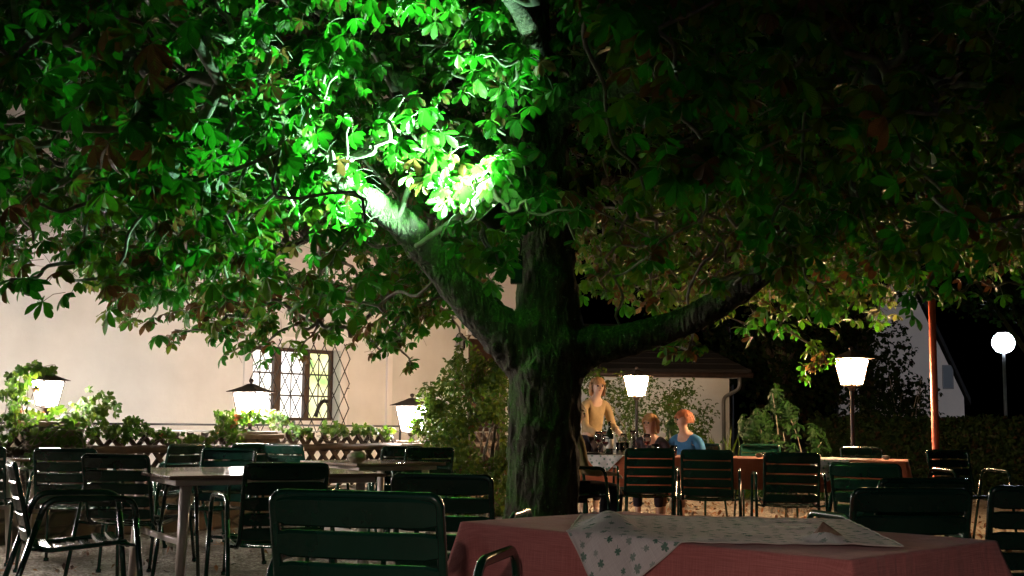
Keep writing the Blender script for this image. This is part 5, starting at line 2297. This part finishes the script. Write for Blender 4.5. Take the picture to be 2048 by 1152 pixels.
    m.add([hv(0, -.005, .127)] + vs[:n2], [(0, k + 1, (k + 1) % n2 + 1) for k in range(n2)], True)
    for q in range(170):   # loose strands
        a = random.random() * 6.28
        th = random.uniform(.1, 1.5)
        if math.sin(a) > .4 and th > .9:
            continue
        d_ = Vector((math.sin(th) * math.cos(a), math.sin(th) * math.sin(a), math.cos(th)))
        p0 = Vector((d_.x * .09, d_.y * .105 - .01, d_.z * .1 + .03))
        m.tube([hv(*p0), hv(*(p0 + d_ * .012 + Vector((0, 0, -.02)))), hv(*(p0 + d_ * .014 + Vector((0, 0, -.05))))], [.006 * S, .005 * S, .002 * S], 4, cap=False)
    m.build('hair', hm, r)
    # shirt
    sn = ['pel', 'sp', 'ch', 'nk', 'shl', 'ell', 'shr', 'elr']
    sp_ = [J['pel'] + Vector((0, 0, .02)), J['sp'], J['ch'], J['nk'] - (J['nk2'] - J['nk']) * .2]
    srad = [(.15, .12), (.135, .11), (.15, .115), (.065, .065)]
    sed = [(0, 1), (1, 2), (2, 3)]
    for k in 'lr':
        b = len(sp_)
        sp_ += [J['sh' + k], J['el' + k], J['el' + k].lerp(J['wr' + k], .75)]
        srad += [(.064, .064), (.05, .05), (.04, .04)]
        sed += [(3, b), (b, b + 1), (b + 1, b + 2)]
    skinmesh('shirt', sp_, sed, [(a * S, b * S) for a, b in srad], shirt, r)
    # trousers
    tp = [J['pel'] + Vector((0, 0, .03))]
    trad = [(.145, .115)]
    ted = []
    for k in 'lr':
        b = len(tp)
        tp += [J['hp' + k], J['kn' + k], J['kn' + k].lerp(J['an' + k], .78)]
        trad += [(.095, .09), (.068, .068), (.055, .055)]
        ted += [(0, b), (b, b + 1), (b + 1, b + 2)]
    skinmesh('trousers', tp, ted, [(a * S, b * S) for a, b in trad], pants, r)
    if shoes:
        for k in 'lr':
            an, to = J['an' + k], J['to' + k]
            skinmesh('shoe', [an + Vector((0, -.04, -.05)), an + Vector((0, .04, -.045)), to + Vector((0, .02, -.005))], [(0, 1), (1, 2)], [(.04, .035), (.045, .035), (.038, .022)], shoes, r, 1)
    return r


def cloth(name, c):
    return M(name, c, .9, 0, tuple(q * .7 for q in c), 9, .4, 26, .012, spec=.1)


P_y, P_d, P_b, P_k = cloth('yellow_top', (.4, .3, .17)), cloth('dark_top', (.05, .045, .055)), cloth('blue_shirt', (.05, .17, .34)), cloth('khaki_top', (.3, .22, .12))
trs = cloth('dark_trousers', (.025, .022, .03))
trs2 = cloth('brown_trousers', (.12, .07, .05))
# standing guest behind the table, leaning towards the middle
person('standing guest in a pale yellow top leaning over the left end of the long table', XD(1180, 9.7), -150, 'stand', P_y, trs, (.45, .25, .12), True, lean=R(14),
       arms={'l': ((-.24, .1, .2), (-.16, .33, .2)), 'r': ((.2, .16, .2), (.1, .36, .17))}, head_turn=R(-10), scale=.93, shoes='black_iron')
person('seated guest with fair brown hair in dark clothes behind the long table', Vector((*c2.location[:2], 0)), 168, 'sit', P_d, trs, (.5, .28, .12), True, lean=R(16),
       arms={'l': ((-.24, .1, .16), (-.1, .32, .18)), 'r': ((.24, .1, .16), (.08, .33, .18))}, head_turn=R(-30), scale=.92, shoes='black_iron')
person('seated guest with red brown hair in a blue shirt looking left along the long table', Vector((*c3.location[:2], 0)), 140, 'sit', P_b, trs2, (.4, .12, .04), False, lean=R(14),
       arms={'l': ((-.24, .08, .16), (-.14, .3, .17)), 'r': ((.24, .1, .18), (.1, .3, .2))}, head_turn=R(-40), scale=.95, shoes=None)
person('guest in a khaki top sitting in the chair mostly hidden behind the trunk', Vector((*c1.location[:2], 0)), -72, 'sit', P_k, trs, (.2, .12, .06), False, lean=R(4),
       arms={'l': ((-.24, .06, .17), (-.2, .3, .16)), 'r': ((.24, .06, .17), (.2, .3, .16))}, scale=.97, shoes='black_iron')
